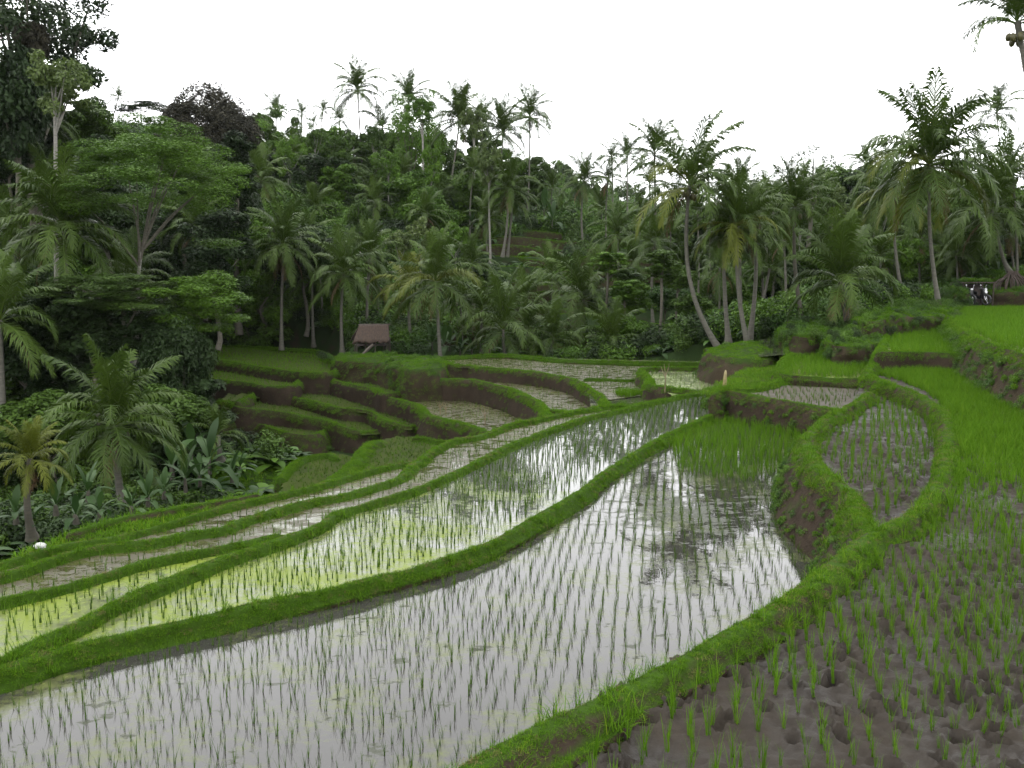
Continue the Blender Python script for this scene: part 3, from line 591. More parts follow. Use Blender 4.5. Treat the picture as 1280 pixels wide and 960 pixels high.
def bund(pts, z, w, far, near, label, lean=0.25, wall=None, mat='bank_earth', crown=0.03, name='grass_bund', grass=1.0, creep=0.0, seed=None):
    seed = seed or len(label) * 13 + int(w * 100)
    if wall is None: wall = 0.9 if max(far, near) < 0.6 else 0.12
    if max(far, near) < 0.55 and mat == 'bank_earth' and wall > .3: mat = 'bund_turf'
    P = []
    for q in pts:
        zz = q[2] if len(q) > 2 else z
        P.append(G(q[0], q[1], zz) if q[0] != 'w' else np.array((q[1], q[2], q[3])))
    D0 = np.mean([np.hypot(q[0], q[1]) for q in P]); w = w * (0.46 if D0 < 30 else 0.5); lean = lean * (0.8 if D0 < 30 else 1); step = 0.12 if D0 < 14 else (0.2 if D0 < 28 else 0.4)
    L = smooth_line(P, step); n = len(L); T = np.gradient(L, axis=0); T[:, 2] = 0
    T /= np.linalg.norm(T, axis=1)[:, None] + 1e-9
    for _ in range(3): T[1:-1] = (T[:-2] + 2 * T[1:-1] + T[2:]) / 4
    N = np.stack([-T[:, 1], T[:, 0], np.zeros(n)], 1)
    rows = np.array([1.0, 0.75, 0.5, 0.28, 0.12])
    prof = [(w / 2 + 0.05 + far * lean * t, -0.10 - (far - 0.10) * t) for t in rows] + [(w / 2 + .03, -0.10), (w / 2 - .03, -0.035), (w / 4, crown * .7), (0, crown), (-w / 4, crown * .7), (-w / 2 + .03, -0.035), (-w / 2 - .03, -0.10)] \
        + [(-w / 2 - 0.05 - near * lean * t, -0.10 - (near - 0.10) * t) for t in rows[::-1]]
    s = np.concatenate(([0], np.cumsum(np.linalg.norm(np.diff(L, axis=0), axis=1)))); m = len(prof)
    V = np.zeros((n, m, 3)); hr = np.array([h for _, h in prof])
    for k, (off, h) in enumerate(prof):
        wob = (fbm(s * 0.9, np.full(n, k * 0.35), seed, 3) - 0.5); wob2 = (fbm(s * 0.35, np.full(n, 3.0), seed + 5, 2) - 0.5)
        dep = max(0, -h); amp = 0.06 + 0.22 * min(dep, 1.0)
        o_ = off + np.sign(off) * wob * amp + wob2 * 0.25 * min(1, w)
        V[:, k] = L + N * o_[:, None]; V[:, k, 2] += h + wob * (0.07 if dep < .2 else 0.05)
    def cap(row, c, t):
        a = c + (row - c) * np.array((.72, .72, 1)) + t * w * .45 - np.array((0, 0, .05)); b = c + (row - c) * np.array((.3, .3, 1)) + t * w * .7; b[:, 2] = np.minimum(b[:, 2], c[2] - max(far, near) * .8); return a, b
    a0, b0 = cap(V[0], L[0], -T[0]); a1, b1 = cap(V[-1], L[-1], T[-1]); V = np.concatenate([[b0, a0], V, [a1, b1]]); n += 4
    i = np.arange(n - 1)[:, None] * m; j = np.arange(m - 1)[None, :]
    F = np.stack([i + j, i + m + j, i + m + j + 1, i + j + 1], -1).reshape(-1, 4)[:, ::-1]
    o = link(name, new_mesh(name, V.reshape(-1, 3), F[:, ::-1], (MAT[mat],))); tag(o, label, None, None, 'structure')
    dens = lambda D: np.where(D < 14, 300, np.where(D < 28, 200, 80)) * grass
    p, nn = strip_samples(V, n, m, dens, hr, wall, seed)
    px, py = pixel_of(p); ok = (px > -260) & (px < 1540) & (py < 1080) & (p[:, 1] > 1.5); p, nn = p[ok], nn[ok]
    fr = np.hypot(p[:, 0], p[:, 1]) > 28
    TUFT['turf_far'].append((p[fr], nn[fr])); TUFT['turf_tuft'].append((p[~fr], nn[~fr]))
    if creep:
        p, nn = strip_samples(V, n, m, lambda D: np.full_like(D, creep), np.where(hr > -0.2, -9, 0.0), 0.0, seed + 1); TUFT['creeper'].append((p, nn))
    return o

bund(B2_LINE, 0.17, 0.50, 0.16, 0.26, 'curved grass bund with a dark wet foot between the two large flooded paddies', wall=0.8)
bund(B3_LINE, 0.18, 0.52, 0.3, 0.16, 'long grass bund beyond the duckweed paddy, up to the bamboo stake')
bund(B3B_LINE, 0.10, 0.46, 0.2, 0.15, 'grass bund that splits off at the left above the wedge shaped paddy')
bund(L2_LINE, 0.04, 0.52, 0.3, 0.15, 'broad grass bund between the murky strip and the gully strip')
bund(L1_LINE, -0.05, 0.44, 0.5, 0.15, 'narrow grass bund along the gully edge', wall=0.6)
bund(L0_LINE, -0.10, 0.40, 1.5, 0.2, 'outermost grass bund hanging over the gully plants', wall=0.8)
bund([(560, 992), (640, 940), (740, 887), (850, 829), (930, 786), (1005, 743), (1055, 700), (1085, 672), (1110, 662), (1137, 647), (1162, 625), (1177, 596), (1187, 557), (1185, 532), (1172, 510), (1136, 488), (1106, 479), (1086, 468, 1.16), (1093, 456, 1.25), (1099, 443, 1.5), (1106, 425, 1.62), (1112, 404, 1.62)],
     1.14, 0.62, 1.35, 0.2, 'bright grass bund sweeping from the front edge around the rounded paddy', wall=0.3, lean=0.22)
bund([(1088, 674), (1070, 645), (1062, 618), (1040, 600), (1014, 574), (1009, 549), (1030, 524), (1067, 506), (1088, 492)], 1.0, 0.62, 1.25, 0.3, 'rounded grass rim of the mud paddy above its tall earth wall', wall=0.05, lean=0.5, mat='bank_earth', creep=26, seed=31)
bund([(1052, 514), (1020, 508), (980, 501), (938, 494), (905, 489), (893, 492)][::-1], 0.79, 0.5, 0.3, 1.05, 'grass topped dark earth wall at the head of the main paddy', wall=0.12, lean=0.12, mat='bank_earth', creep=24)
bund([(890, 493, .55), (907, 484, .7), (940, 487, .74), (983, 471, .8), (977, 459, .9), (984, 447, .95), (1000, 440, .95), (1052, 433, .95)], .8, 0.55, 0.4, 0.25, 'grass bund along the left side of the grey mud paddy')
bund([(972, 464), (985, 470), (1030, 472), (1080, 475)], 0.92, 0.4, 0.2, 0.45, 'low dark faced bund in front of the bright green paddy', lean=0.1, wall=0.04)
bund([(1100, 441), (1150, 440), (1208, 443)], 1.62, 0.5, 0.2, 0.9, 'dark faced bund in front of the glinting narrow paddy', lean=0.1, wall=0.04)
bund([(1172, 384, 2.2), (1180, 391), (1192, 401), (1210, 415), (1235, 428), (1280, 443), (1450, 492)], 2.17, 0.5, 0.2, 1.4, 'tall leafy bank below the highest paddy at the right', wall=0.05, lean=0.4, mat='bank_mossy', creep=14)
bund([(1112, 402), (1145, 397), (1182, 399)], 1.75, 0.6, 0.4, 0.7, 'dark bushy bank at the head of the narrow paddy', wall=0.8, lean=0.15, creep=6)
bund([(1176, 386), (1240, 383), (1330, 383)], 2.15, 0.5, 0.3, 0.3, 'far rim of the highest paddy by the shelter')
# far terraces
def lip(pts, za, zb):
    a, b = pts[0][0], pts[-1][0]; return [(x, y, za + (zb - za) * (x - a) / (b - a)) for x, y in pts]
bund([(548, 455), (556, 456), (587, 457), (600, 459), (637, 462), (675, 466), (712, 473), (731, 482), (750, 494), (757, 507)], -0.55, 0.5, 0.2, 1.0, 'brown earth wall under the long pale paddy', lean=0.08, wall=0.08)
bund([(545, 446), (600, 444), (640, 444), (700, 449), (780, 452), (840, 453), (890, 454)], -0.45, 0.4, 0.5, 0.3, 'thin grass rim on the far side of the long pale paddy', wall=0.4)
bund([(732, 474), (760, 474), (785, 475), (806, 474)], -0.56, 0.25, 0.2, 0.2, 'low mud rim behind the reflecting pool')
bund([(884, 460), (850, 460), (812, 460), (800, 463), (806, 468), (812, 474), (811, 480), (820, 483), (835, 485), (872, 489), (895, 487)][::-1], -0.08, 0.55, 0.7, 0.3, 'grass rim around the pale green paddy', lean=0.1, wall=0.15, seed=19)
bund([(505, 464), (542, 473), (587, 475), (600, 477), (637, 486), (660, 496), (675, 504), (681, 513), (683, 520)], -1.08, 0.55, 0.3, 1.5, 'high curved brown earth wall in the middle of the terraces', lean=0.08, wall=0.06)
bund([(676, 508), (681, 511), (699, 514), (726, 516)], -1.06, 0.35, 0.2, 0.6, 'short grass rim closing the curved terrace', wall=0.3)
bund([(480, 494), (490, 498), (505, 501), (527, 509), (535, 518), (552, 523), (569, 527), (588, 533), (606, 539)], -2.0, 0.55, 0.3, 1.6, 'dark walled corner terrace above the gully', lean=0.1, wall=0.1)
bund(lip([(238, 470), (251, 473), (277, 475), (315, 479), (330, 482), (352, 483), (369, 481), (375, 474), (386, 471), (409, 474), (446, 482), (471, 487), (480, 492), (488, 492), (516, 488), (520, 482), (541, 476)], -1.65, -1.83), -1.63, 0.5, 0.3, 1.8, 'wavy grass edged terrace wall below the grassy mound', lean=0.08, wall=0.06)
bund(lip([(248, 447), (268, 449), (296, 453), (334, 460), (371, 465), (409, 466), (424, 463)], -1.1, -1.35), -1.15, 0.45, 0.3, 1.5, 'straight brown wall under the flat yellow green field', lean=0.08, wall=0.06)
bund([(262, 434), (289, 432), (352, 436), (398, 439), (405, 446), (420, 450)], -1.15, 0.4, 0.5, 0.3, 'far rim of the flat yellow green field', wall=0.5)
bund(lip([(296, 502), (306, 498), (313, 496), (321, 487), (330, 493), (349, 493), (371, 498), (399, 504), (427, 511), (437, 511), (462, 514), (481, 524), (497, 529), (512, 534), (528, 529), (534, 522)], -2.1, -2.9), -2.6, 0.5, 0.3, 1.5, 'middle stepped wall with a bright grass lip', lean=0.1, wall=0.05)
bund(lip([(275, 502), (289, 504), (296, 509), (324, 512), (352, 515), (381, 521), (409, 526), (437, 536), (456, 540), (478, 537), (486, 532)], -2.2, -3.4), -3.1, 0.5, 0.3, 1.7, 'lower stepped wall with a bright grass lip', lean=0.1, wall=0.06)
bund(lip([(270, 529), (287, 528), (324, 530), (345, 537), (371, 543), (390, 544), (405, 539), (408, 533)], -3.0, -3.4), -2.88, 0.45, 0.3, 1.6, 'rounded rim of the lowest small terrace', lean=0.3, wall=.5, creep=3)
bund([(352, 598), (362, 585), (381, 573), (409, 568), (420, 572)], -3.25, 0.5, 0.5, 0.5, 'grass rim of the brown rice patch in the gully', wall=0.9)
bund([(395, 612), (425, 592), (448, 574), (458, 556), (470, 552)], -2.7, 0.9, 1.0, 0.8, 'grassy ramp rising beside the gully rice patch', lean=0.5, wall=1.0)
bund([(517, 548), (530, 548), (545, 551), (560, 552)], -2.75, 0.3, 0.2, 0.5, 'short grass ledge under the corner terrace', wall=0.6)

for q_, (y_, D_, a_, b_, h_) in enumerate([(291, 104, 555, 700, 1.0), (299, 99, 548, 735, 1.1), (310, 94, 560, 745, 1.2), (323, 89, 575, 760, 1.2), (326, 88, 760, 850, 1.0), (338, 84, 690, 835, 1.2), (352, 80, 640, 800, 1.2), (368, 75.5, 600, 770, 1.2), (386, 71, 585, 750, 1.1), (404, 67, 575, 720, 1.0), (420, 63.5, 560, 735, .9),
                                            (398, 66, 868, 950, .9), (408, 62, 862, 975, 1.1), (388, 71, 895, 940, .8)]):
    r__ = random.Random(q_); n_ = max(4, int((b_ - a_) / 28)); pts_ = []
    for k_ in range(n_ + 1):
        px_ = a_ + (b_ - a_) * k_ / n_; P__ = A(px_, y_ + 3 * math.sin(k_ * 1.3 + q_) + r__.uniform(-1, 1), D_ + 1.2 * math.sin(k_ * .9 + q_ * 2)); pts_.append(('w', *P__))
    bund(pts_, 0, .9, .5, h_, f"old terrace wall on the opposite slope, {['top', 'second', 'third', 'fourth', 'side', 'fifth', 'sixth', 'seventh', 'eighth', 'ninth', 'lowest', 'upper behind the mound', 'lower behind the mound', 'small behind the mound'][q_]} step", lean=.25, wall=.3, mat='bank_mossy', creep=.5, seed=60 + q_)
def mound(pts, ztop, base, lean, label, mat='bank_mossy', wall=0.6, dome=0.25, rows=6, creep=3.0, seed=4, bush=0.0):
    """a block of earth: closed outline at the top, leaning walls down, domed crown"""
    P = np.array([np.append(G(q[0], q[1], ztop)[:2], ztop) if q[0] != 'w' else np.array(q[1:]) for q in pts]); P = np.concatenate([P, P[:1]])
    L = smooth_line(P, 0.3)[:-1]; n = len(L); c = L.mean(0); rows_ = []
    s = np.linspace(0, 2 * np.pi, n, endpoint=False)
    for k in range(rows + 1):
        t = k / rows; off = L + 0; d = L - c; d[:, 2] = 0; d /= np.linalg.norm(d, axis=1)[:, None]
        off = L + d * ((ztop - base) * lean * (1 - t) + (fbm(np.cos(s) * 2 + 5, np.sin(s) * 2 + t * 2, seed, 4) - .5)[:, None] * (0.5 + 1.2 * lean) + (fbm(s * 4, s * 0 + t * 3, seed + 1, 3) - .5)[:, None] * .35)
        off[:, 2] = base + (ztop - base) * t; rows_.append(off)
    for k in range(1, 6):
        t = k / 6; off = L * (1 - t) + c * t; off[:, 2] = ztop + dome * math.sin(t * 1.57) + (fbm(off[:, 0], off[:, 1], seed + 2, 3) - .5) * 0.3; rows_.append(off)
    R = np.array(rows_); m = len(rows_); Vc = np.concatenate([R, R[:, :1]], 1)
    i = np.arange(m - 1)[:, None] * n; j = np.arange(n)[None, :]
    F = np.stack([i + j, i + (j + 1) % n, i + n + (j + 1) % n, i + n + j], -1).reshape(-1, 4)
    F3 = np.array([((m - 1) * n + q, (m - 1) * n + (q + 1) % n, m * n) for q in range(n)])
    V = np.concatenate([R.reshape(-1, 3), [[c[0], c[1], ztop + dome]]])
    a_, b_, c_ = V[F[0, 0]], V[F[0, 1]], V[F[0, 3]]
    if np.dot(np.cross(b_ - a_, c_ - a_), a_ - c) < 0: F = F[:, ::-1]; F3 = F3[:, ::-1]
    tag(link('earth_bank', new_mesh('earth_bank', V, [F, F3], (MAT[mat],))), label, None, None, 'structure')
    D0 = np.hypot(c[0], c[1]); hr = np.array([(k / rows - 1) * (ztop - base) for k in range(rows + 1)] + [0] * 5)
    p, nn = strip_samples(np.swapaxes(Vc, 0, 1).reshape(-1, 3), n + 1, m, lambda D: np.full_like(D, 34), hr, wall, seed)
    d = p - c; d[:, 2] = 0; nn = np.where(nn[:, 2:3] < .5, d / np.linalg.norm(d, axis=1)[:, None] * .8 + np.array((0, 0, .4)), nn)
    TUFT['turf_far'].append((p, nn))
    if bush: BUSH.append(strip_samples(np.swapaxes(Vc, 0, 1).reshape(-1, 3), n + 1, m, lambda D: np.full_like(D, bush), hr * 0, 1, seed + 5)[0])
    if creep:
        p, nn = strip_samples(np.swapaxes(Vc, 0, 1).reshape(-1, 3), n + 1, m, lambda D: np.full_like(D, creep), hr * 0, 1, seed + 9); TUFT['creeper'].append((p, nn))
mound([(886, 440), (905, 431), (930, 428), (955, 432), (968, 442), (950, 450), (925, 449), (900, 446)], 0.85, -0.7, 0.55, 'earth mound with brown sides that carries the slender palms', wall=0.08, creep=0.8)
mound([(420, 450), (432, 443), (470, 443), (520, 446), (552, 450), (545, 460), (510, 464), (470, 455), (430, 452)], -0.8, -3.0, 0.35, 'grassy mound below the thatched hut', wall=0.55, creep=3)
mound([(500, 452), (530, 447), (556, 450), (560, 458), (530, 462), (508, 461)], -0.55, -2.6, 0.2, 'small grassy rise at the foot of the leaning palm', wall=0.8, creep=2)
mound([(1030, 425), (1048, 412), (1080, 408), (1102, 412), (1104, 425), (1086, 432), (1050, 433)], 1.5, 0.6, 0.25, 'bushy dark bank behind the bright green paddy', wall=.5, creep=8, bush=1.2)
mound([(975, 416), (995, 404), (1040, 400), (1060, 406), (1040, 418), (1000, 422)], 1.6, 0.5, 0.3, 'bushy rise around the foot of the dark trunked palm', wall=.5, creep=8, bush=1.4)
mound([('w', 29.3, 58.6, 3.0), ('w', 30.5, 58, 3.0), ('w', 34, 57.8, 3.0), ('w', 42, 58, 3.0), ('w', 42, 62, 3.0), ('w', 34, 63, 3.0), ('w', 30, 61, 3.0)], 3.0, 2.0, 0.25, 'rounded brown bank beside the shelter', wall=0.5, creep=2, dome=0.7)
mound([(1070, 396), (1110, 388), (1170, 386), (1200, 385), (1190, 392), (1130, 397), (1085, 402)], 2.25, 1.2, 0.4, 'grassy bank at the foot of the two tall pale palms', wall=1.0, creep=5, bush=.8)
mound([('w', 26.3, 57.2, 2.9), ('w', 27.0, 57, 2.9), ('w', 27.1, 58.5, 2.9), ('w', 26.3, 58.6, 2.9)], 2.9, 1.9, 0.3, 'leafy lump at the side of the shelter', wall=1.0, creep=12, dome=.4, bush=6)
tt = np.concatenate([q[0] for q in TUFT['turf_tuft']]); pick = rng.uniform(size=len(tt)) < 0.035; tt = tt[pick]
scatter('grass', 'turf_long', tt, None, rng.uniform(.35, .75, len(tt)), 0, 'longer grass tufts standing here and there on the near bunds')
for key in ('turf_tuft', 'turf_far', 'creeper'):
    p = np.concatenate([q[0] for q in TUFT[key]]); nn = np.concatenate([q[1] for q in TUFT[key]])
    D = np.hypot(p[:, 0], p[:, 1]); b = 0.6 + 0.8 * fbm(p[:, 0] * 0.8, p[:, 1] * 0.8, 21, 3)
    if key == 'turf_tuft': s = b * rng.uniform(0.35, 0.8, len(p)) * np.interp(D, (6, 28), (0.62, 0.9))
    elif key == 'turf_far': s = b * rng.uniform(0.3, 0.65, len(p))
    else: s = b * rng.uniform(0.03, 0.12, len(p)) * np.interp(D, (12, 40), (.7, 2.2))
    scatter({'turf_tuft': 'grass', 'turf_far': 'terrace_grass', 'creeper': 'undergrowth'}[key], key, p, nn, s, 0.62,
            {'turf_tuft': 'short bright green grass growing on the near bunds', 'turf_far': 'grass fringing the far terrace lips and banks', 'creeper': 'small leafy weeds clinging to the earth banks'}[key])

# ------------------------------------------------------------------ rice
def rice_points(poly, z, sp, ang, jit=0.03, margin=0.3, keep=None, seed=1, row=None, bend=0.0):
    r = np.random.default_rng(seed); P = np.asarray(poly); lo, hi = P.min(0), P.max(0); c = (lo + hi) / 2; R = np.linalg.norm(hi - lo) / 2 + 1
    u, v = np.meshgrid(np.arange(-R, R, row or sp), np.arange(-R, R, sp)); u = u.ravel(); v = v.ravel()
    u = u + r.normal(size=u.size) * jit + bend * (fbm(v * 0.12, u * 0.02, seed, 2) - .5); v = v + r.normal(size=v.size) * jit * 1.3
    x = c[0] + u * math.cos(ang) + v * math.sin(ang); y = c[1] - u * math.sin(ang) + v * math.cos(ang)
    px, py = pixel_of(np.stack([x, y, np.full_like(x, z)], 1)); ok = (px > -230) & (px < 1510) & (py < 1060) & (y > 1.2); x, y = x[ok], y[ok]
    ok = inside(P, x, y); x, y = x[ok], y[ok]; ok = edge_dist(P, x, y) > margin; x, y = x[ok], y[ok]
    if keep is not None: k = keep(x, y, r); x, y = x[k], y[k]
    return np.stack([x, y, np.full_like(x, z - 0.01)], 1)
def var(P, a, b, s=31): return (0.75 + 0.5 * fbm(P[:, 0] * 0.7, P[:, 1] * 0.7, s, 3)) * rng.uniform(a, b, len(P))
dens_keep = lambda lo: (lambda x, y, r: r.uniform(size=len(x)) < lo + (1 - lo) * np.clip((fbm(x * 0.6, y * 0.6, 41, 3) - .3) * 3, 0, 1))
P_ = PADDY
nursery = poly_world([(838, 560), (862, 530), (905, 524), (1005, 530), (1000, 565), (985, 590), (940, 602), (890, 598), (850, 590)], 0)
m0 = rice_points(P_['main']['poly'], 0, 0.17, 0.16, 0.016, 0.25, lambda x, y, r: ~inside(nursery, x, y) & (r.uniform(size=len(x)) < 0.88), 1, 0.155, 0.5)
scatter('rice_crop', 'rice_thin', m0, None, var(m0, 0.6, 1.05), 0, 'thin rice seedlings planted in rows in the wide grey paddy')
m1 = rice_points(nursery, 0, 0.13, 0.1, 0.03, 0.0, None, 2)
scatter('rice_crop', 'rice_lush', m1, None, var(m1, 0.7, 1.05), 0, 'dense green block of taller rice at the head of the main paddy')
m2 = [rice_points(P_['second']['poly'], 0.10, 0.17, 0.2, 0.025, 0.2, None, 3, 0.155, 0.5), rice_points(P_['wedge']['poly'], 0.02, 0.17, 0.2, 0.025, 0.2, None, 4, 0.16, 0.3)]
m2 = np.concatenate(m2); scatter('rice_crop', 'rice_thin_far', m2, None, var(m2, 0.7, 1.05), 0, 'thin rice rows in the duckweed paddies')
m3 = np.concatenate([rice_points(P_[k]['poly'], P_[k]['z'], 0.17, 0.3, 0.03, 0.12, dens_keep(0.7), 5) for k in ('strip', 'strip2')])
scatter('rice_crop', 'rice_thin_far', m3, None, var(m3, 0.5, 0.9), 0, 'short rice in the narrow paddy strips')
# the near mud paddy: sparse at the feet, closing to a green sward behind
def near_keep(x, y, r):
    t = np.clip((y - 9.5) / 8 + (x - 6) * 0.08, 0, 1); d = 0.8 + 0.2 * t
    return r.uniform(size=len(x)) < d * (0.45 + 0.85 * np.clip((fbm(x * 0.8, y * 0.8, 51, 3) - .28) * 3.2, 0, 1))
q0 = rice_points(P_['near_mud']['poly'], P2Z, 0.105, 0.22, 0.018, 0.2, near_keep, 6, 0.15, 0.3)
far_ = np.hypot(q0[:, 0], q0[:, 1]) > 16
tear = np.array(P_['teardrop']['poly']); notin = ~inside(tear, q0[:, 0], q0[:, 1]); q0 = q0[notin]; far_ = far_[notin]
qx, qy = pixel_of(q0); inv = (qx > 5) & (qx < 1275) & (qy < 955) & (qy > 400)
order = np.argsort(np.where(inv, np.hypot(q0[:, 0], q0[:, 1]), 1e9)); ind = order[:300]; rest = np.ones(len(q0), bool); rest[ind] = False
r_ = random.Random(5)
for k in ind:                            # the 300 nearest seedlings, each an object of its own
    s = r_.uniform(0.42, 0.85) * (0.75 + 0.5 * float(vnoise(q0[k, 0] * .7, q0[k, 1] * .7, 31)))
    o = link('rice_seedling', RICE_NEAR[r_.randrange(10)], None, q0[k], (r_.uniform(-.12, .12), r_.uniform(-.12, .12), r_.uniform(0, 6.28)), s)
    tag(o, 'green rice seedling standing in the nearest stretch of footprinted brown mud', 'rice plant', 'rice seedlings in the nearest brown mud')
a = q0[rest & ~far_]; b = q0[rest & far_]
scatter('rice_crop', 'rice_lush', a, None, var(a, 0.42, 0.88), 0, 'young rice thickening across the broad mud paddy')
fill = rice_points(P_['near_mud']['poly'], P2Z, 0.12, 0.22, 0.04, 0.02, lambda x, y, r: (r.uniform(size=len(x)) < smoothstep(12, 22, np.hypot(x, y))) & ~inside(tear, x, y), 8)
b = np.concatenate([b, fill]); scatter('rice_crop', 'rice_lush_far', b, None, var(b, 0.5, 0.85), 0, 'dense green rice on the far part of the mud paddy')
t_ = rice_points(tear, 0.82, 0.14, 0.35, 0.03, 0.26, dens_keep(0.6), 9, 0.16, 0.3)
scatter('rice_crop', 'rice_lush', t_, None, var(t_, 0.45, 0.85), 0, 'rice in rows inside the rounded mud paddy')
g_ = rice_points(P_['grey']['poly'], 0.65, 0.2, 0.2, 0.03, 0.25, None, 10)
scatter('rice_crop', 'rice_thin_far', g_, None, var(g_, 0.6, 0.9), 0, 'small rice seedlings dotting the grey mud paddy')
h_ = np.concatenate([rice_points(P_[k]['poly'], P_[k]['z'], 0.17, 0.25, 0.03, 0.2, dens_keep(0.8), 11) for k in ('green6', 'green7', 'green8')])
scatter('rice_crop', 'rice_lush_far', h_, None, var(h_, 0.6, 0.95), 0, 'dense bright green rice on the upper right terraces')
i_ = np.concatenate([rice_points(P_[k]['poly'], P_[k]['z'], 0.34, 0.3, 0.05, 0.3, dens_keep(0.7), 12) for k in ('t1', 't0', 't2', 't3', 'pond', 'pond6')])
scatter('rice_crop', 'rice_thin_far', i_, None, var(i_, 0.7, 1.1), 0, 'thin rice in the flooded terraces across the gully')
j_ = []
for k in ('f3', 'f4', 'f5', 'g1', 'g2'):
    q = rice_points(P_[k]['poly'], P_[k]['z'], 0.24, 0.3, 0.05, 0.2, dens_keep(0.85), 13); q[:, 2] = level(P_[k], q[:, 0]) - .01; j_.append(q)
j_ = np.concatenate(j_)
scatter('rice_crop', 'rice_dots', j_, None, var(j_, 0.7, 1.1), 0, 'young rice dotting the green terrace ledges')
corner = rice_points(P_['corner']['poly'], 0.55, 0.22, 0.3, 0.08, 0.0, None, 14)
corner = np.concatenate([corner, rice_points(P_['strip3']['poly'], -0.2, 0.15, 0.3, 0.06, 0.0, None, 15)])
scatter('grass', 'turf_far', corner, None, var(corner, 0.6, 1.1), 0, 'rough grass beside the stake and on the gully ledge')
j2 = []
for k in ('f1', 'f2'):
    q = rice_points(P_[k]['poly'], P_[k]['z'], 0.22, 0.3, 0.05, 0.15, dens_keep(0.85), 23); q[:, 2] = level(P_[k], q[:, 0]) - .01; j2.append(q)
j2 = np.concatenate(j2); scatter('rice_crop', 'rice_lush_far', j2, None, var(j2, 0.3, 0.6), 0, 'yellow green rice on the two upper fields of the left terraces')
seedbed = poly_world([(768, 492), (780, 490), (800, 491), (803, 494), (790, 497), (772, 496)], -0.66)
sb = rice_points(seedbed, -0.62, 0.09, 0, 0.03, 0.0, None, 16)
scatter('rice_crop', 'rice_lush_far', sb, None, rng.uniform(0.5, 0.8, len(sb)), 0, 'bright green seedbed floating in the reflecting pool')

# ------------------------------------------------------------------ palms
def frond_mesh(nm, e0, droop, seed, mat, L=1.0, pairs=46, dead=False):
    r = np.random.default_rng(seed); K = 12; t = np.linspace(0, 1, K + 1); el = e0 - droop * t ** 1.35
    P = np.zeros((K + 1, 3)); sw = r.uniform(-.25, .25)
    for k in range(K):
        e = (el[k] + el[k + 1]) / 2; P[k + 1] = P[k] + L / K * np.array((math.cos(e) * math.cos(sw * t[k]), math.cos(e) * math.sin(sw * t[k]), math.sin(e)))
    mb = MB(); mb.tube(P, np.interp(t, (0, 1), (0.012, 0.002)) * L, 4, False); V, F = [], []; b = 0; tn = []
    for i in range(pairs):
        tt = 0.13 + 0.86 * i / (pairs - 1); k = min(K - 1, int(tt * K)); f = tt * K - k; p = P[k] * (1 - f) + P[k + 1] * f; T = P[k + 1] - P[k]; T /= np.linalg.norm(T)
        ln = 0.27 * L * (math.sin(math.pi * (0.10 + 0.84 * tt)) ** 0.6) * r.uniform(0.85, 1.1); w = 0.0115 * L
        S = np.cross(T, (0, 0, 1.0)); S /= np.linalg.norm(S) + 1e-6; U = np.cross(S, T)
        for sd in (-1, 1):
            if r.uniform() < (0.25 if dead else 0.04): continue
            an = math.radians(np.interp(tt, (0, 1), (58, 22)) + r.normal() * 7)
            d = T * math.cos(an) + S * sd * math.sin(an) + U * (0.16 if not dead else -0.1) * r.uniform(0.2, 1); d /= np.linalg.norm(d)
            m_ = p + d * ln * 0.5; g = 1.0 if not dead else 1.4
            d2 = d - np.array((0, 0, g * r.uniform(0.6, 1.4))); d2 /= np.linalg.norm(d2); e_ = m_ + d2 * ln * 0.5
            wv = T * w
            V += [p - wv * .6, p + wv * .6, m_ - wv, m_ + wv, e_]; F += [(b, b + 1, b + 3, b + 2)]; tn.append(r.uniform()); b += 5
    V = np.array(V); F4 = np.array(F); F3 = np.array([(f[3], f[2], f[3] + 1)[::-1] for f in F]); F3 = np.array([(f[2], f[3], f[2] + 1) if False else (f[3], f[2], max(f) + 1) for f in F])
    n0 = mb.n; rv = np.concatenate(mb.V); rf = np.concatenate(mb.F[4])
    VV = np.concatenate([rv, V]); tint = np.concatenate([np.full(len(rf), 0.95), np.array(tn) * .5 + .15, np.array(tn) * .5 + .15])
    return new_mesh(nm, VV, [np.concatenate([rf, F4 + n0]), F3 + n0], (MAT[mat],), False, tint=tint)
ELEV = [(84, 0.45), (70, 1.0), (54, 1.5), (36, 1.8), (18, 1.75), (-2, 1.35), (-26, 0.9)]
FROND = {}
for mt in ('palm_leaf', 'palm_leaf_yellow'):
    FROND[mt] = [[frond_mesh('frond', math.radians(e), d * f, 10 * i + q + (500 if 'y' in mt[6:] else 0), mt) for q, f in enumerate((0.85, 1.15))] for i, (e, d) in enumerate(ELEV)]
DEADF = [frond_mesh('frond', math.radians(-35), 1.0, 900 + q, 'palm_leaf_dead', 0.85, 26, True) for q in range(2)]
mb = MB(); mb.lathe([(0.0, -0.15), (0.07, -0.11), (0.105, -0.02), (0.1, 0.06), (0.05, 0.13), (0.0, 0.15)], 8); NUT = mb.mesh('coconut', (MAT['coconut'],))
PAL_N = [0]
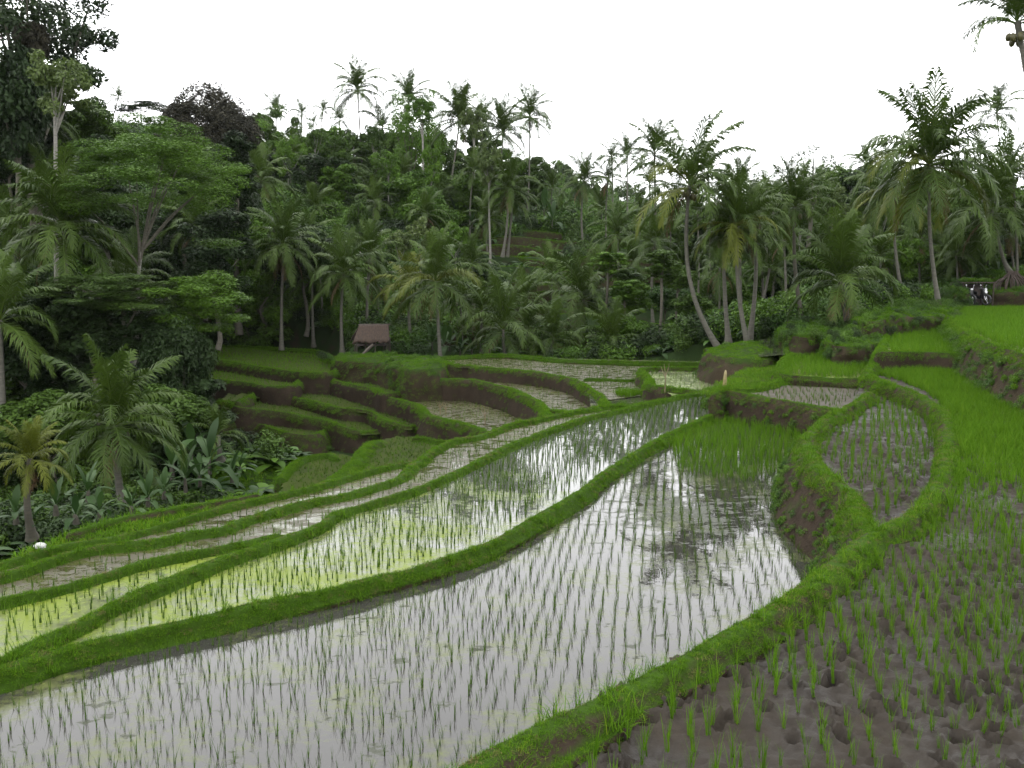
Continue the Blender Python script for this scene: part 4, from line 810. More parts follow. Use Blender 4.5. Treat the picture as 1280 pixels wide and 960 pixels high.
def palm(cx, cy, bx, wpx, D, label, n=22, style='', by=None, curve=0.0, tr=1.0, bark_='palm_bark', group='coconut palms among the terraces', zb=None, lean=0):
    PAL_N[0] += 1; r = random.Random(PAL_N[0] * 7 + 1)
    top = A(cx, cy, D); base = A(bx, by, D) if by else None
    x0 = (bx - 640) / F_PX * D if base is None else base[0]
    z0 = (gz(x0, D) if base is None else base[2]) if zb is None else zb
    L = wpx * D / F_PX / 2 * (1.14 if wpx > 72 else 1.36)
    o = thing('coconut_palm', label, 'palm tree', (x0, D, z0 - 0.1), 0, group)
    H = top - np.array((x0, D, z0 - 0.1)); m_ = 26; t = np.linspace(0, 1, m_)
    hor = np.stack([t ** (1 + curve) if curve >= 0 else 1 - (1 - t) ** (1 - curve)] * 2, 1)
    P = np.zeros((m_, 3)); P[:, :2] = H[:2] * (hor if curve == 0 else (1 - (1 - t) ** (1 + 2.2 * abs(curve)))[:, None]); P[:, 2] = H[2] * t
    P[:, 0] += np.sin(t * 3.1) * r.uniform(-.2, .2); P[:, 1] += np.sin(t * 3.1) * r.uniform(-.3, .3)
    R = (0.075 + 0.035 * (1 - t) + 0.10 * np.exp(-t * 10)) * tr * (1 + 0.06 * (np.arange(m_) % 2)); R[-2:] *= 1.25
    mb = MB(); mb.tube(P, R, 8); link('trunk', mb.mesh('trunk', (MAT[bark_],)), o)
    mt = 'palm_leaf_yellow' if 'yellow' in style else 'palm_leaf'; up = 'up' in style or 'young' in style
    ga = r.uniform(0, 6.28)
    n = int(n * 1.3)
    for i in range(n):
        f = (i + 0.5) / n; e = (f ** (1.3 if up else 0.95)) * 6.6 if 'stiff' not in style else f * 4.5
        k = min(6, int(e)); me = FROND[mt][k][r.randrange(2)]
        if 'mixed' in style and k > 2 and r.random() < .4: me = FROND['palm_leaf_yellow'][k][r.randrange(2)]
        s = L * r.uniform(0.85, 1.1) * (0.9 if k == 0 else 1.0)
        link('frond', me, o, H + np.array((0, 0, 0.05 * L - 0.1 * L * f)), (r.uniform(-.1, .1), r.uniform(-.1, .1), ga + i * 2.39996 + r.uniform(-.25, .25)), s)
    for i in range({'dead': 3}.get(style.split()[-1] if style else '', 1 if wpx > 60 else 0)):
        d = link('frond', DEADF[i % 2], o, H - np.array((0, 0, 0.08 * L)), (0, 0, r.uniform(0, 6.28)), L * .8); d['label'] = 'dead brown hanging frond'
    if wpx >= 80 and 'young' not in style:
        for i in range(7):
            an = r.uniform(0, 6.28); link('coconut', NUT, o, H + np.array((math.cos(an) * .26, math.sin(an) * .26, -0.35 - r.uniform(0, .25))), (r.uniform(-.4, .4), 0, an), r.uniform(.85, 1.15))
    return o
# right hand palms
palm(1162, 205, 1175, 190, 50, 'big coconut palm with full crown on a tall pale trunk behind the narrow green paddy', 30, 'mixed', by=387)
palm(1240, 262, 1262, 160, 61, 'coconut palm with curved brown trunk rising from the rooty bank above the shelter', 24, '', by=338, curve=0.8, zb=None)
palm(1271, 27, 1296, 138, 30, 'palm cut by the top right corner, with bare leaning trunk', 15, 'stiff', by=360)
palm(1246, 140, 1247, 56, 150, 'small hazy palm behind the top right palm', 16)
palm(1116, 240, 1130, 130, 60, 'palm with drooping yellow green fronds half hidden behind the big palm', 18, 'mixed', by=380)
palm(994, 258, 1004, 108, 50, 'upright palm with dark trunk on the bushy rise', 24, 'up', by=404, bark_='palm_bark_dark')
palm(1051, 352, 1061, 165, 44, 'shaggy young palm with stiff upright fronds beside the bright green paddy', 20, 'young dead', by=424, tr=1.5, bark_='palm_bark_dark')
palm(862, 232, 903, 168, 46, 'palm with a bow shaped grey trunk leaning out of the earth mound', 18, 'mixed', by=440, curve=0.9)
palm(922, 282, 938, 128, 45.5, 'front palm of the clump on the earth mound, trunk bent at the foot', 26, 'mixed', by=440, curve=0.6)
palm(905, 292, 911, 96, 47, 'left straight thin palm of the clump on the earth mound', 18, '', by=428)
palm(943, 272, 937, 96, 48, 'right thin palm of the clump on the earth mound', 18, '', by=422)
palm(926, 230, 929, 60, 62, 'upright dark palm top showing above the clump on the mound', 14, 'up')
palm(818, 192, 820, 68, 96, 'ragged palm with thin trunk left of the bow trunked palm', 18)
palm(784, 196, 783, 44, 118, 'right one of two small palms standing against the sky over the valley', 16, 'up')
palm(765, 197, 764, 36, 125, 'left one of two small palms standing against the sky over the valley', 14)
palm(730, 228, 728, 60, 100, 'drooping palm alone at the end of the hill terraces', 20, 'dead')
palm(772, 294, 772, 84, 82, 'dark palm on the slope below the two small sky palms', 18)
palm(819, 304, 817, 84, 72, 'palm with long thin pale trunk on the bushy slope', 18, '', by=413)
palm(962, 336, 946, 60, 63, 'background palm with pale leaning trunk behind the clump', 12, '', by=405)
palm(968, 345, 959, 50, 66, 'background palm with thin straight pale trunk behind the clump', 12, '', by=406)
palm(1020, 300, 1028, 70, 75, 'palm in shade behind the shaggy young palm', 16)
# middle
palm(545, 352, 551, 128, 57, 'leaning palm with yellowing fronds at the edge of the long pale paddy', 20, 'mixed dead', by=457, curve=0.3)
palm(512, 362, 517, 96, 62, 'yellowish palm just behind the leaning palm', 16, 'yellow', by=440)
palm(355, 308, 352, 112, 66, 'palm with round crown and hanging brown frond behind the yellow green field', 26, 'dead', by=436)
palm(327, 226, 331, 84, 88, 'palm with red brown trunk high in the forest left of centre', 20, 'dead', bark_='palm_bark_dark')
palm(430, 342, 428, 104, 63, 'palm with drooping fronds behind the thatched hut', 22, '', by=440)
palm(463, 318, 460, 84, 66, 'upright palm above the thatched hut roof', 18, 'up', by=440)
palm(390, 352, 392, 60, 70, 'thin palm left of the hut palms', 12, '', by=432)
palm(629, 412, 632, 138, 58, 'young palm with one tall upright frond in front of the slope terraces', 16, 'young', by=447)
palm(602, 388, 601, 84, 62, 'dark palm with straight thin trunk left of the young upright palm', 16, '', by=446)
palm(655, 372, 657, 80, 70, 'dark palm behind the young upright palm', 16)
palm(729, 374, 728, 128, 64, 'large palm with arching fronds in the middle of the slope terraces', 22, 'dead', by=402)
palm(692, 422, 692, 100, 59, 'low young palm right of the upright one', 13, 'young', by=449)
palm(763, 428, 762, 110, 57, 'low spreading palm at the far rim of the long pale paddy', 15, 'young', by=448)
palm(635, 236, 628, 80, 88, 'palm with white trunk standing on the hill terraces', 24, 'dead', by=320)
palm(641, 250, 634, 60, 90, 'shorter palm sharing the foot of the white trunked hill palm', 14, '', by=322)
# hill top
palm(447, 112, 458, 60, 124, 'tallest hilltop palm with bare pale slanting trunk', 22, '', by=268)
palm(511, 126, 505, 56, 120, 'hilltop palm with upright tuft right of the tallest palm', 18, 'up', by=292)
palm(574, 150, 554, 72, 106, 'hilltop palm with slanting trunk and tall tuft, middle of the skyline', 24, 'up', by=288, curve=0.2)
palm(629, 166, 626, 66, 112, 'bushy hilltop palm between two skyline palms', 20, 'up')
palm(662, 146, 657, 60, 118, 'last skyline palm at the right end of the hill', 20)
palm(345, 138, 350, 34, 165, 'first small far palm on the skyline right of the dark domed tree', 16)
palm(377, 142, 379, 28, 185, 'second small far palm on the skyline right of the dark domed tree', 14)
palm(404, 138, 405, 26, 190, 'third small far palm on the skyline right of the dark domed tree', 14)
palm(425, 150, 426, 32, 175, 'far palm close to the left of the tallest hilltop palm', 14)
palm(392, 154, 393, 22, 195, 'tiniest far palm on the skyline', 12)
palm(478, 160, 480, 50, 125, 'half hidden hilltop palm right below the tallest palm', 14)
palm(603, 150, 604, 48, 125, 'dark hilltop palm behind the middle skyline palm', 14)
palm(148, 122, 148, 26, 150, 'tiny far palm peeping over the flat topped tree', 12)
palm(550, 255, 552, 60, 100, 'banana like low palm inside the hill forest', 12)
# slender palms crowding the centre and the right
for q_, (cx_, cy_, bx_, w_, D_, lab_) in enumerate([(700, 268, 702, 40, 120, 'small palm in the hazy gap left of the drooping palm'), (752, 262, 750, 44, 110, 'small palm low in the valley gap'), (800, 262, 801, 46, 105, 'small palm under the ragged thin trunked palm'),
        (845, 250, 842, 44, 95, 'slim palm just left of the bow trunked palm'), (885, 215, 888, 52, 80, 'slim dark palm top right of the bow trunked palm'), (905, 235, 903, 48, 78, 'second slim palm behind the clump on the mound'), (958, 250, 960, 56, 70, 'slim palm between the clump and the dark trunked palm'),
        (1035, 262, 1038, 60, 80, 'slim palm right of the dark trunked palm'), (1070, 275, 1072, 54, 85, 'slim palm in the right wood'), (1090, 240, 1094, 60, 75, 'palm with thin trunk left of the drooping yellow green palm'), (1200, 235, 1203, 70, 72, 'slim palm between the big and the curved palms'),
        (1266, 215, 1270, 80, 62, 'palm at the right edge under the corner palm'), (1225, 190, 1228, 40, 130, 'far thin palm over the right wood'), (540, 190, 538, 44, 118, 'thin palm in the hill forest below the middle skyline palm'), (490, 210, 488, 44, 115, 'thin palm in the hill forest below the tallest palm'),
        (408, 235, 409, 46, 105, 'small palm in the hill forest above the hut'), (372, 218, 372, 44, 110, 'small palm in the hill forest left of the tallest palm'), (470, 352, 472, 66, 68, 'slim palm right behind the hut'), (575, 372, 577, 70, 64, 'slim palm right of the leaning palm'), (590, 330, 592, 64, 74, 'palm above the dark thin trunked palm'),
        (690, 345, 690, 66, 74, 'palm left of the large arching palm'), (660, 415, 660, 70, 60, 'low palm between the two young palms'), (792, 330, 790, 60, 76, 'palm on the bushy slope left of the bow trunked palm'),
        (312, 205, 313, 50, 100, 'slender palm in the hill forest above the red brown trunked palm'), (362, 195, 365, 46, 105, 'slender palm in the hill forest under the first far skyline palms'), (392, 262, 393, 54, 90, 'slender palm in the middle of the hill forest above the round crowned palm'), (432, 210, 434, 50, 100, 'slender palm close under the tallest hilltop palm'), (470, 255, 468, 52, 92, 'slender palm in the hill forest right above the hut'),
        (505, 222, 503, 48, 98, 'slender palm in the hill forest under the tufted hilltop palm'), (532, 268, 531, 54, 88, 'slender palm in the hill forest above the leaning palm'), (592, 215, 588, 50, 98, 'slender palm left of the white trunked hill palm'), (690, 235, 690, 44, 112, 'slender palm at the right end of the hill wood'), (610, 275, 610, 54, 90, 'low palm beside the foot of the hill terraces'),
        (285, 265, 286, 60, 82, 'slender palm left of the red brown trunked palm'), (385, 300, 386, 60, 76, 'slender palm right of the round crowned palm'), (760, 225, 757, 46, 100, 'slender palm between the drooping palm and the small sky palms'), (812, 232, 812, 52, 92, 'slender palm under the ragged thin trunked palm'),
        (872, 268, 872, 66, 70, 'palm close behind the bow shaped trunk'), (900, 335, 901, 70, 62, 'shaded palm in the dark behind the trunks of the mound clump'), (950, 300, 952, 70, 64, 'palm behind the right side of the mound clump'), (980, 300, 982, 74, 60, 'shaded palm left of the dark trunk'), (1025, 235, 1027, 50, 88, 'far palm over the right wood beside the dark trunked palm'),
        (1082, 205, 1084, 44, 105, 'far palm peeping left of the big crown'), (1100, 320, 1102, 76, 64, 'low palm in the right wood under the drooping yellow green palm'), (1150, 300, 1152, 70, 68, 'low palm behind the tall pale trunks'), (1195, 320, 1197, 66, 64, 'low palm left of the shelter wood'), (1222, 305, 1224, 74, 66, 'palm in the wood above the shelter'), (1262, 290, 1266, 80, 64, 'palm in the wood at the right edge'), (838, 275, 836, 56, 84, 'palm low behind the bow trunked palm')]):
    palm(cx_, cy_, bx_, w_, D_, lab_, 15, ['', 'up', 'dead'][q_ % 3], tr=.8)
# left
palm(80, 288, 83, 178, 46, 'palm with wide dark crown left of the flat topped tree', 24, '', by=430)
palm(142, 532, 156, 205, 31, 'large low palm with arching silvery fronds in the dark gully', 24, '', by=645, tr=1.3)
palm(38, 574, 40, 108, 22, 'yellow topped young palm at the left edge of the gully', 18, 'yellow young dead', by=668, bark_='palm_bark_dark', tr=0.8)
palm(273, 545, 276, 84, 39, 'small dark palm in front of the left terrace walls', 10, 'young', by=572)
palm(40, 148, 44, 110, 66, 'shaded palm below the tall tree at the upper left', 18)
palm(245, 285, 250, 90, 62, 'shaded palm in the forest right of the pale forked trunk', 16)
palm(0, 400, 4, 170, 40, 'dark palm cut by the left edge above the gully', 18, '', by=520)
palm(168, 345, 170, 110, 50, 'palm hidden behind the pale forked trunk', 14)
palm(62, 225, 66, 90, 60, 'pale fronded palm in the shaded left forest', 14)
palm(12, 300, 14, 120, 52, 'palm at the left edge of the forest, over the gully palms', 16)

# ------------------------------------------------------------------ labels by look and neighbour
MARKS = [(447, 120, 'the tallest hilltop palm'), (511, 130, 'the tufted hilltop palm beside the tallest'), (574, 150, 'the slanting hilltop palm'), (662, 146, 'the last skyline palm of the hill'), (262, 140, 'the dark domed tree'),
         (190, 190, 'the wide flat topped tree'), (165, 340, 'the pale forked trunk'), (42, 62, 'the tall loose leaved tree'), (327, 226, 'the red brown trunked palm'), (355, 308, 'the round crowned palm'), (465, 425, 'the thatched hut'),
         (545, 352, 'the leaning yellowing palm'), (636, 240, 'the white trunked hill palm'), (730, 228, 'the drooping palm of the hill terraces'), (765, 200, 'the two small sky palms'), (862, 232, 'the bow trunked palm'), (925, 280, 'the palm clump on the mound'),
         (994, 258, 'the dark trunked palm'), (1052, 350, 'the shaggy young palm'), (1162, 205, 'the big right hand palm'), (1240, 270, 'the curved brown palm'), (1212, 370, 'the flat roofed shelter'), (142, 532, 'the big silvery gully palm'),
         (38, 574, 'the yellow topped gully palm'), (340, 445, 'the flat yellow green field'), (80, 288, 'the wide dark crowned palm'), (275, 545, 'the small gully palm'), (729, 374, 'the large arching palm'), (50, 683, 'the small white rock')]
SEEN = {}
def place_words(px, py):
    d = sorted(MARKS, key=lambda m_: (m_[0] - px) ** 2 + (m_[1] - py) ** 2); out = []
    for m_ in d[:5]:
        dx, dy = px - m_[0], py - m_[1]
        if math.hypot(dx, dy) < 26: rel = ['close behind', 'just beside']
        elif abs(dx) > 1.6 * abs(dy): rel = ['right of' if dx > 0 else 'left of', 'further right of' if dx > 0 else 'further left of']
        elif abs(dy) > 1.6 * abs(dx): rel = ['below' if dy > 0 else 'above', 'well below' if dy > 0 else 'well above']
        else: rel = [('lower ' if dy > 0 else 'upper ') + ('right of' if dx > 0 else 'left of'), ('low down ' if dy > 0 else 'high up ') + ('right of' if dx > 0 else 'left of')]
        out += [(r_w, m_[2]) for r_w in rel[:1]]
    return out
def unique_label(look, px, py):
    for r_w, m_ in place_words(px, py):
        t_ = f'{look} {r_w} {m_}'
        if t_ not in SEEN: SEEN[t_] = 1; return t_
    for sz_ in ('small', 'half hidden', 'shaded', 'ragged'):
        for r_w, m_ in place_words(px, py):
            t_ = f'{sz_} {look} {r_w} {m_}'
            if t_ not in SEEN: SEEN[t_] = 1; return t_
    return look
TONE = {'forest_leaf': 'mid green', 'forest_leaf_dark': 'dark', 'forest_leaf_bright': 'bright green', 'forest_leaf_light': 'pale green', 'shrub_leaf': 'deep green', 'forest_leaf_brown': 'brownish'}
SHAPE = {'round': 'round crowned', 'tier': 'layered', 'loose': 'airy'}
# ------------------------------------------------------------------ broadleaf trees
def crown_clumps(kind, seed):
    """clump centres and radii in a unit crown: x, y in -1..1, z in -1..1"""
    r = np.random.default_rng(seed); C, R = [], []
    if kind == 'round':
        for i in range(46):
            d = r.normal(size=3); d /= np.linalg.norm(d); q = r.uniform(.45, .82); C.append(d * q * (1, 1, 0.95)); R.append(r.uniform(.22, .38))
    elif kind == 'loose':
        for i in range(34):
            d = r.normal(size=3); d /= np.linalg.norm(d); q = r.uniform(.3, .95); C.append(d * q); R.append(r.uniform(.15, .30))
    elif kind == 'dome':
        for i in range(130):
            d = r.normal(size=3); d[2] = abs(d[2]) - .15; d /= np.linalg.norm(d); q = r.uniform(.78, .9); C.append(d * q * (1, 1, 1.5) - np.array((0, 0, .55))); R.append(r.uniform(.2, .3))
        for i in range(20): C.append(np.append(r.uniform(-.6, .6, 2), r.uniform(-.6, .3))); R.append(.3)
    elif kind == 'flat':
        for i in range(64):
            a, q = r.uniform(0, 6.28), math.sqrt(r.uniform()); z = 0.75 * (1 - q ** 2) + r.choice([0, -.35, -.7, -1.0], p=[.45, .25, .2, .1]) + r.uniform(-.28, .28)
            C.append((q * .85 * math.cos(a), q * .85 * math.sin(a), z - .1)); s = r.uniform(.14, .3); R.append((s, s * r.uniform(.7, 1.2), s * r.uniform(.4, .75)))
        return np.array(C), np.array(R)
    elif kind == 'tier':
        for i in range(44):
            a, q = r.uniform(0, 6.28), r.uniform(.05, .95); z = r.uniform(-.9, .85); q *= 1 - .45 * abs(z)
            C.append((q * math.cos(a), q * math.sin(a), z)); s = r.uniform(.16, .34); R.append((s, s * r.uniform(.7, 1.2), s * r.uniform(.45, .8)))
        return np.array(C), np.array(R)
    R = np.array(R); return np.array(C), np.stack([R, R, R * .85], 1)
TREE_N = [0]; CROWN_CACHE = {}
def tree(cx, cy, w, h, D, kind, mat, label, name='broadleaf_tree', group='trees of the forest', bx=None, by=None, leaf=0.26, per=110, bark_='tree_bark', cat='tree', limbs=7, fork=None, tr=1.0, variant=None, depth=None, limb_bark=None):
    TREE_N[0] += 1; seed = TREE_N[0] * 3 + 11; r = random.Random(seed)
    c = A(cx, cy, D); W2 = w * D / F_PX / 2; H2 = h * D / F_PX / 2; bx = cx if bx is None else bx
    x0 = A(bx, 300, D)[0]; z0 = gz(x0, D) if by is None else A(bx, by, D)[2]; z0 = min(z0, c[2] - H2 * .6) - 0.2
    o = thing(name, label, cat, (x0, D, z0), 0, group); cc = c - np.array((x0, D, z0)); DP = depth or W2
    v = r.randrange(3) if variant is None else variant; sz = leaf * 0.58 / max(W2, .5); per = int(per * 1.9)
    q = round(math.log(sz) / 0.35); key = (kind, mat, v, q, per)
    Cl, Rl = crown_clumps(kind, 500 + v * 7 + len(kind))
    if key not in CROWN_CACHE:
        V, F, T = leaf_cloud(Cl, Rl, per, math.exp(q * .35), 77 + v, up=0.9 if kind in ('flat', 'tier') else 0.5, shell=.35 if kind == 'loose' else .5)
        CROWN_CACHE[key] = new_mesh('crown', V, F, (MAT[mat],), tint=T)
    rz = r.uniform(0, 6.28) if variant is None else 0
    link('crown', CROWN_CACHE[key], o, cc, (0, 0, rz), (W2, DP, H2))
    mb = MB(); rad = max(0.09, 0.035 * (cc[2] + H2) ** .9) * .5 * tr; f = cc * 1.0; f[2] = cc[2] - H2 * .75 if fork is None else A(bx, fork, D)[2] - z0
    f[0] *= .6; t = np.linspace(0, 1, 9)[:, None]; P = f * t + np.stack([np.sin(t[:, 0] * 4 + seed) * .15, np.cos(t[:, 0] * 3) * .15, t[:, 0] * 0], 1) * min(1, W2 / 3); P[0] = 0
    mb.tube(P, rad * (1.25 - .45 * t[:, 0] + .5 * np.exp(-t[:, 0] * 10)), 8); rot = np.array([[math.cos(rz), -math.sin(rz), 0], [math.sin(rz), math.cos(rz), 0], [0, 0, 1]])
    link('trunk', mb.mesh('trunk', (MAT[bark_],)), o)
    for i in range(limbs):
        tgt = cc + (rot @ Cl[(i * 5) % len(Cl)]) * np.array((W2, DP, H2)) * .92; s = P[-1] if i % 3 else P[-2]
        mid = s * .55 + tgt * .45 + np.array((0, 0, -.06 * H2 if kind != 'flat' else .1 * H2)); L = smooth_line([s, mid, tgt], np.linalg.norm(tgt - s) / 6)
        lb = MB(); lb.tube(L, np.linspace(rad * .62, rad * .12, len(L)), 5); link('limb', lb.mesh('limb', (MAT[limb_bark or bark_],)), o)
    return o
# trees one can single out
tree(192, 212, 250, 132, 47, 'flat', 'forest_leaf_bright', 'wide flat topped tree with bright layered foliage and pale forked trunk', bx=158, by=450, leaf=0.14, per=420, bark_='tree_bark_pale', limbs=11, fork=315, tr=0.62, variant=0, limb_bark='tree_bark')
tree(262, 152, 118, 96, 100, 'dome', 'forest_leaf_brown', 'dense purple brown domed tree on the skyline', leaf=0.3, per=150, limbs=3, variant=1)
tree(42, 62, 210, 210, 64, 'loose', 'forest_leaf_dark', 'tall tree with loose dark leaves against the sky, upper left corner', leaf=0.34, per=190, limbs=12, fork=190, tr=1.6, variant=2)
tree(22, 125, 100, 170, 60, 'round', 'forest_leaf_dark', 'tree choked with dark creepers below the tall loose leaved tree', leaf=0.24, per=130, limbs=3)
tree(40, 55, 42, 60, 61, 'round', 'forest_leaf_brown', 'brownish clump topped tree in front of the tall loose leaved tree', leaf=0.2, per=110, limbs=2)
tree(72, 112, 84, 92, 50, 'loose', 'forest_leaf_light', 'slim tree with yellowish light foliage and white trunk', leaf=0.2, per=70, bark_='tree_bark_pale', limbs=7, fork=135, bx=68, tr=.6)
tree(246, 378, 150, 74, 44, 'tier', 'forest_leaf_bright', 'low spreading tree with layered fans of leaves above the left terraces', bx=238, by=470, leaf=0.16, per=260, limbs=8)
tree(150, 365, 190, 50, 43, 'tier', 'forest_leaf', 'spreading tree with flat dark green layers below the pale forked trunk', leaf=0.16, per=260, limbs=8)
tree(222, 468, 100, 160, 42, 'round', 'forest_leaf_dark', 'dark small leaved tree beside the left end of the terraces', leaf=0.15, per=170, limbs=4)
tree(1012, 225, 100, 90, 70, 'tier', 'forest_leaf', 'thin tree with flat airy layers behind the dark trunked palm', leaf=0.16, per=50, limbs=9)
tree(180, 134, 80, 12, 150, 'flat', 'forest_leaf', 'far flat crowned tree on the skyline left of the domed tree', leaf=0.35, per=60, limbs=4)
tree(512, 172, 90, 130, 112, 'loose', 'forest_leaf_bright', 'tall airy bright green tree on the hill between the skyline palms', leaf=0.26, per=150, limbs=8)
tree(1205, 300, 90, 110, 66, 'tier', 'forest_leaf', 'dark layered tree behind the shelter', leaf=0.18, per=120, limbs=7)
tree(1120, 330, 70, 80, 66, 'loose', 'forest_leaf_bright', 'bright green tree between the two tall pale palms', leaf=0.2, per=110, limbs=6)
tree(1090, 362, 56, 70, 60, 'round', 'forest_leaf_light', 'bush of dry looking grassy stems left of the tall pale palms', name='shrub', cat='shrub', leaf=0.16, per=110, limbs=5)
r_ = random.Random(44)
for q_, (x_, y_, D_) in enumerate([(362, 225, 112), (395, 205, 118), (422, 215, 112), (470, 205, 120), (487, 232, 108), (528, 170, 116), (540, 230, 110), (592, 180, 116), (612, 232, 100), (300, 265, 92), (318, 300, 84), (382, 330, 76), (400, 345, 72), (450, 300, 80), (500, 335, 72), (525, 330, 74), (570, 330, 76),
        (965, 270, 82), (1000, 300, 74), (1040, 285, 80), (1062, 300, 76), (1100, 300, 74), (1140, 270, 84), (1152, 310, 72), (1195, 285, 76), (1220, 280, 78), (1258, 300, 72), (975, 320, 70), (255, 330, 70)]):
    mt_ = r_.choice(['forest_leaf', 'forest_leaf_bright', 'forest_leaf_light']); tree(x_, y_ - 30, r_.uniform(30, 52), r_.uniform(34, 60), D_ * (.88 if D_ > 80 else 1), 'loose', mt_, unique_label(f"{TONE[mt_]} thin trunked slender tree", x_, y_), group='slender thin trunked trees of the forest', leaf=.18, per=60, bark_='tree_bark_pale', limbs=5, tr=.55)
# forest by region: nothing tells the trees of one region apart
def grove(label, spots, D, w, h, kinds, mats, seed, leaf=0.2, per=170, jD=8):
    r = random.Random(seed)
    for (x, y) in spots:
        d = D + r.uniform(-jD, jD); s = r.uniform(.8, 1.25)
        X, Y, hh, kd, mt_ = x + r.uniform(-8, 8), y + r.uniform(-6, 6), h * s * r.uniform(.85, 1.2), r.choice(kinds), r.choice(mats)
        sm = 'shrub' in label; lb = unique_label(f"{TONE[mt_]} {SHAPE[kd]} {'shrub' if sm else 'tree'}", X, Y)
        tree(X, Y, w * s, hh, d, kd, mt_, lb, name='shrub' if sm else 'broadleaf_tree', cat='shrub' if sm else 'tree', group=label, leaf=leaf, per=per, limbs=4, depth=w * s * d / F_PX / 2 * 1.1)
grove('broadleaf tree crowding the top of the hill under the skyline palms', [(312, 190), (345, 178), (378, 185), (410, 178), (440, 190), (472, 192), (496, 205), (545, 195), (575, 205), (602, 200), (622, 215), (650, 225), (670, 220)], 122, 62, 62, ['round', 'loose', 'tier'], ['forest_leaf', 'forest_leaf_bright', 'forest_leaf'], 1, .3)
grove('broadleaf tree on the middle of the forested hill above the hut', [(300, 232), (350, 232), (392, 228), (430, 232), (466, 238), (500, 245), (535, 245), (575, 245), (600, 262), (360, 268), (405, 270), (445, 272), (485, 280), (525, 280), (575, 285)], 100, 76, 70, ['round', 'tier', 'loose'], ['forest_leaf', 'forest_leaf_bright', 'forest_leaf_dark'], 2, .28)
grove('dark broadleaf tree at the foot of the hill behind the yellow green field', [(300, 300), (330, 345), (290, 370), (385, 315), (410, 365), (370, 395), (320, 405), (290, 415), (470, 375), (500, 385), (580, 350)], 74, 92, 84, ['round', 'tier'], ['forest_leaf', 'forest_leaf_dark', 'forest_leaf_bright'], 3, .24, jD=4)
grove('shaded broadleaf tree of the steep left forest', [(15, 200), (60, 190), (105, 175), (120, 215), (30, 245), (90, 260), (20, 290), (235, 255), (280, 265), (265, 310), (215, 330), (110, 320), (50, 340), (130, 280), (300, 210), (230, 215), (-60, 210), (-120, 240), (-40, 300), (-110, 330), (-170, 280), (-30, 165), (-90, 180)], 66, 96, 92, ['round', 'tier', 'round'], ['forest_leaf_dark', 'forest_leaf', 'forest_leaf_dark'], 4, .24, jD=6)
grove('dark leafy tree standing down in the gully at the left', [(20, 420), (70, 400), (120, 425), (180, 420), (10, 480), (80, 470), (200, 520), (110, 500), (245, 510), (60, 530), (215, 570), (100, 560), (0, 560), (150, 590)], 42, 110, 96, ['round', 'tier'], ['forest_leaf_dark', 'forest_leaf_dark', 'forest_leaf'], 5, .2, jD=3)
grove('hazy far tree in the gap of the valley', [(682, 232), (700, 226), (712, 245), (730, 258), (752, 262), (775, 275), (800, 272), (825, 280), (845, 290), (870, 262), (690, 250), (790, 250), (760, 282)], 320, 46, 50, ['round', 'loose'], ["forest_leaf", "forest_leaf_bright"], 6, .7, 70, 30)
grove('broadleaf tree of the wooded slope behind the right hand palms', [(955, 290), (985, 300), (1010, 285), (1040, 270), (1070, 285), (1100, 270), (1130, 285), (1165, 275), (1190, 260), (1225, 270), (1255, 285), (1275, 255), (1080, 250), (1150, 245), (1215, 245), (1045, 250), (980, 262), (900, 285), (870, 300), (840, 310), (1310, 270), (1350, 250), (1400, 280), (1340, 300), (1450, 260)], 92, 84, 80, ['round', 'tier', 'loose'], ['forest_leaf', 'forest_leaf_bright', 'forest_leaf_dark'], 7, .28, jD=10)
grove('low tree at the forest edge behind the upper right terraces', [(960, 360), (985, 350), (1020, 345), (1045, 335), (1085, 322), (1150, 345), (1185, 340), (1215, 335), (1250, 330), (1280, 330), (920, 360), (1120, 360)], 70, 70, 66, ['round', 'tier'], ['forest_leaf', 'forest_leaf_dark', 'forest_leaf_bright'], 8, .22, jD=4)
grove('green shrub on the bushy slope behind the bow trunked palm', [(790, 345), (825, 335), (855, 350), (800, 375), (835, 375), (865, 385), (785, 405), (815, 420), (845, 418), (870, 425), (800, 435), (840, 440), (775, 360), (760, 330)], 63, 52, 34, ['round', 'tier'], ['forest_leaf_bright', 'shrub_leaf', 'forest_leaf'], 9, .17, 70, 4)

# ------------------------------------------------------------------ banana plants and other big leaved plants
def big_leaf(nm, e0, droop, seed, L=1.0, w=0.125, mat='banana_leaf'):
    K = 8; t = np.linspace(0, 1, K + 1); P = np.zeros((K + 1, 3)); r = np.random.default_rng(seed)
    for k in range(K):
        e = e0 - droop * ((k + .5) / K) ** 1.2; P[k + 1] = P[k] + np.array((math.cos(e), 0, math.sin(e))) * L / K
    V, F = [], []
    for k in range(K + 1):
        ww = w * L * (math.sin(math.pi * min(1, max(0, (t[k] - .12) / .88)) ** .8) ** .55 if t[k] > .12 else 0.0) + .008 * L; jag = r.uniform(.85, 1.1)
        V += [P[k] + (0, -ww * jag, ww * .30), P[k], P[k] + (0, ww * jag, ww * .30)]
    for k in range(K):
        q = 3 * k; F += [(q, q + 1, q + 4, q + 3), (q + 1, q + 2, q + 5, q + 4)]
    return new_mesh(nm, np.array(V), np.array(F), (MAT[mat],), tint=np.full(len(F), r.uniform(.2, .9)))
LEAVES = [[big_leaf('leaf', math.radians(e), d, 10 * i + q) for q in range(2)] for i, (e, d) in enumerate([(82, .5), (62, 1.1), (42, 1.4), (20, 1.5)])]
mb = MB(); mb.tube([(0, 0, 0), (0, 0, .4), (.03, 0, .8), (.04, 0, 1)], [.13, .11, .09, .05], 8); STEM = mb.mesh('stem', (MAT['palm_bark_dark'],))
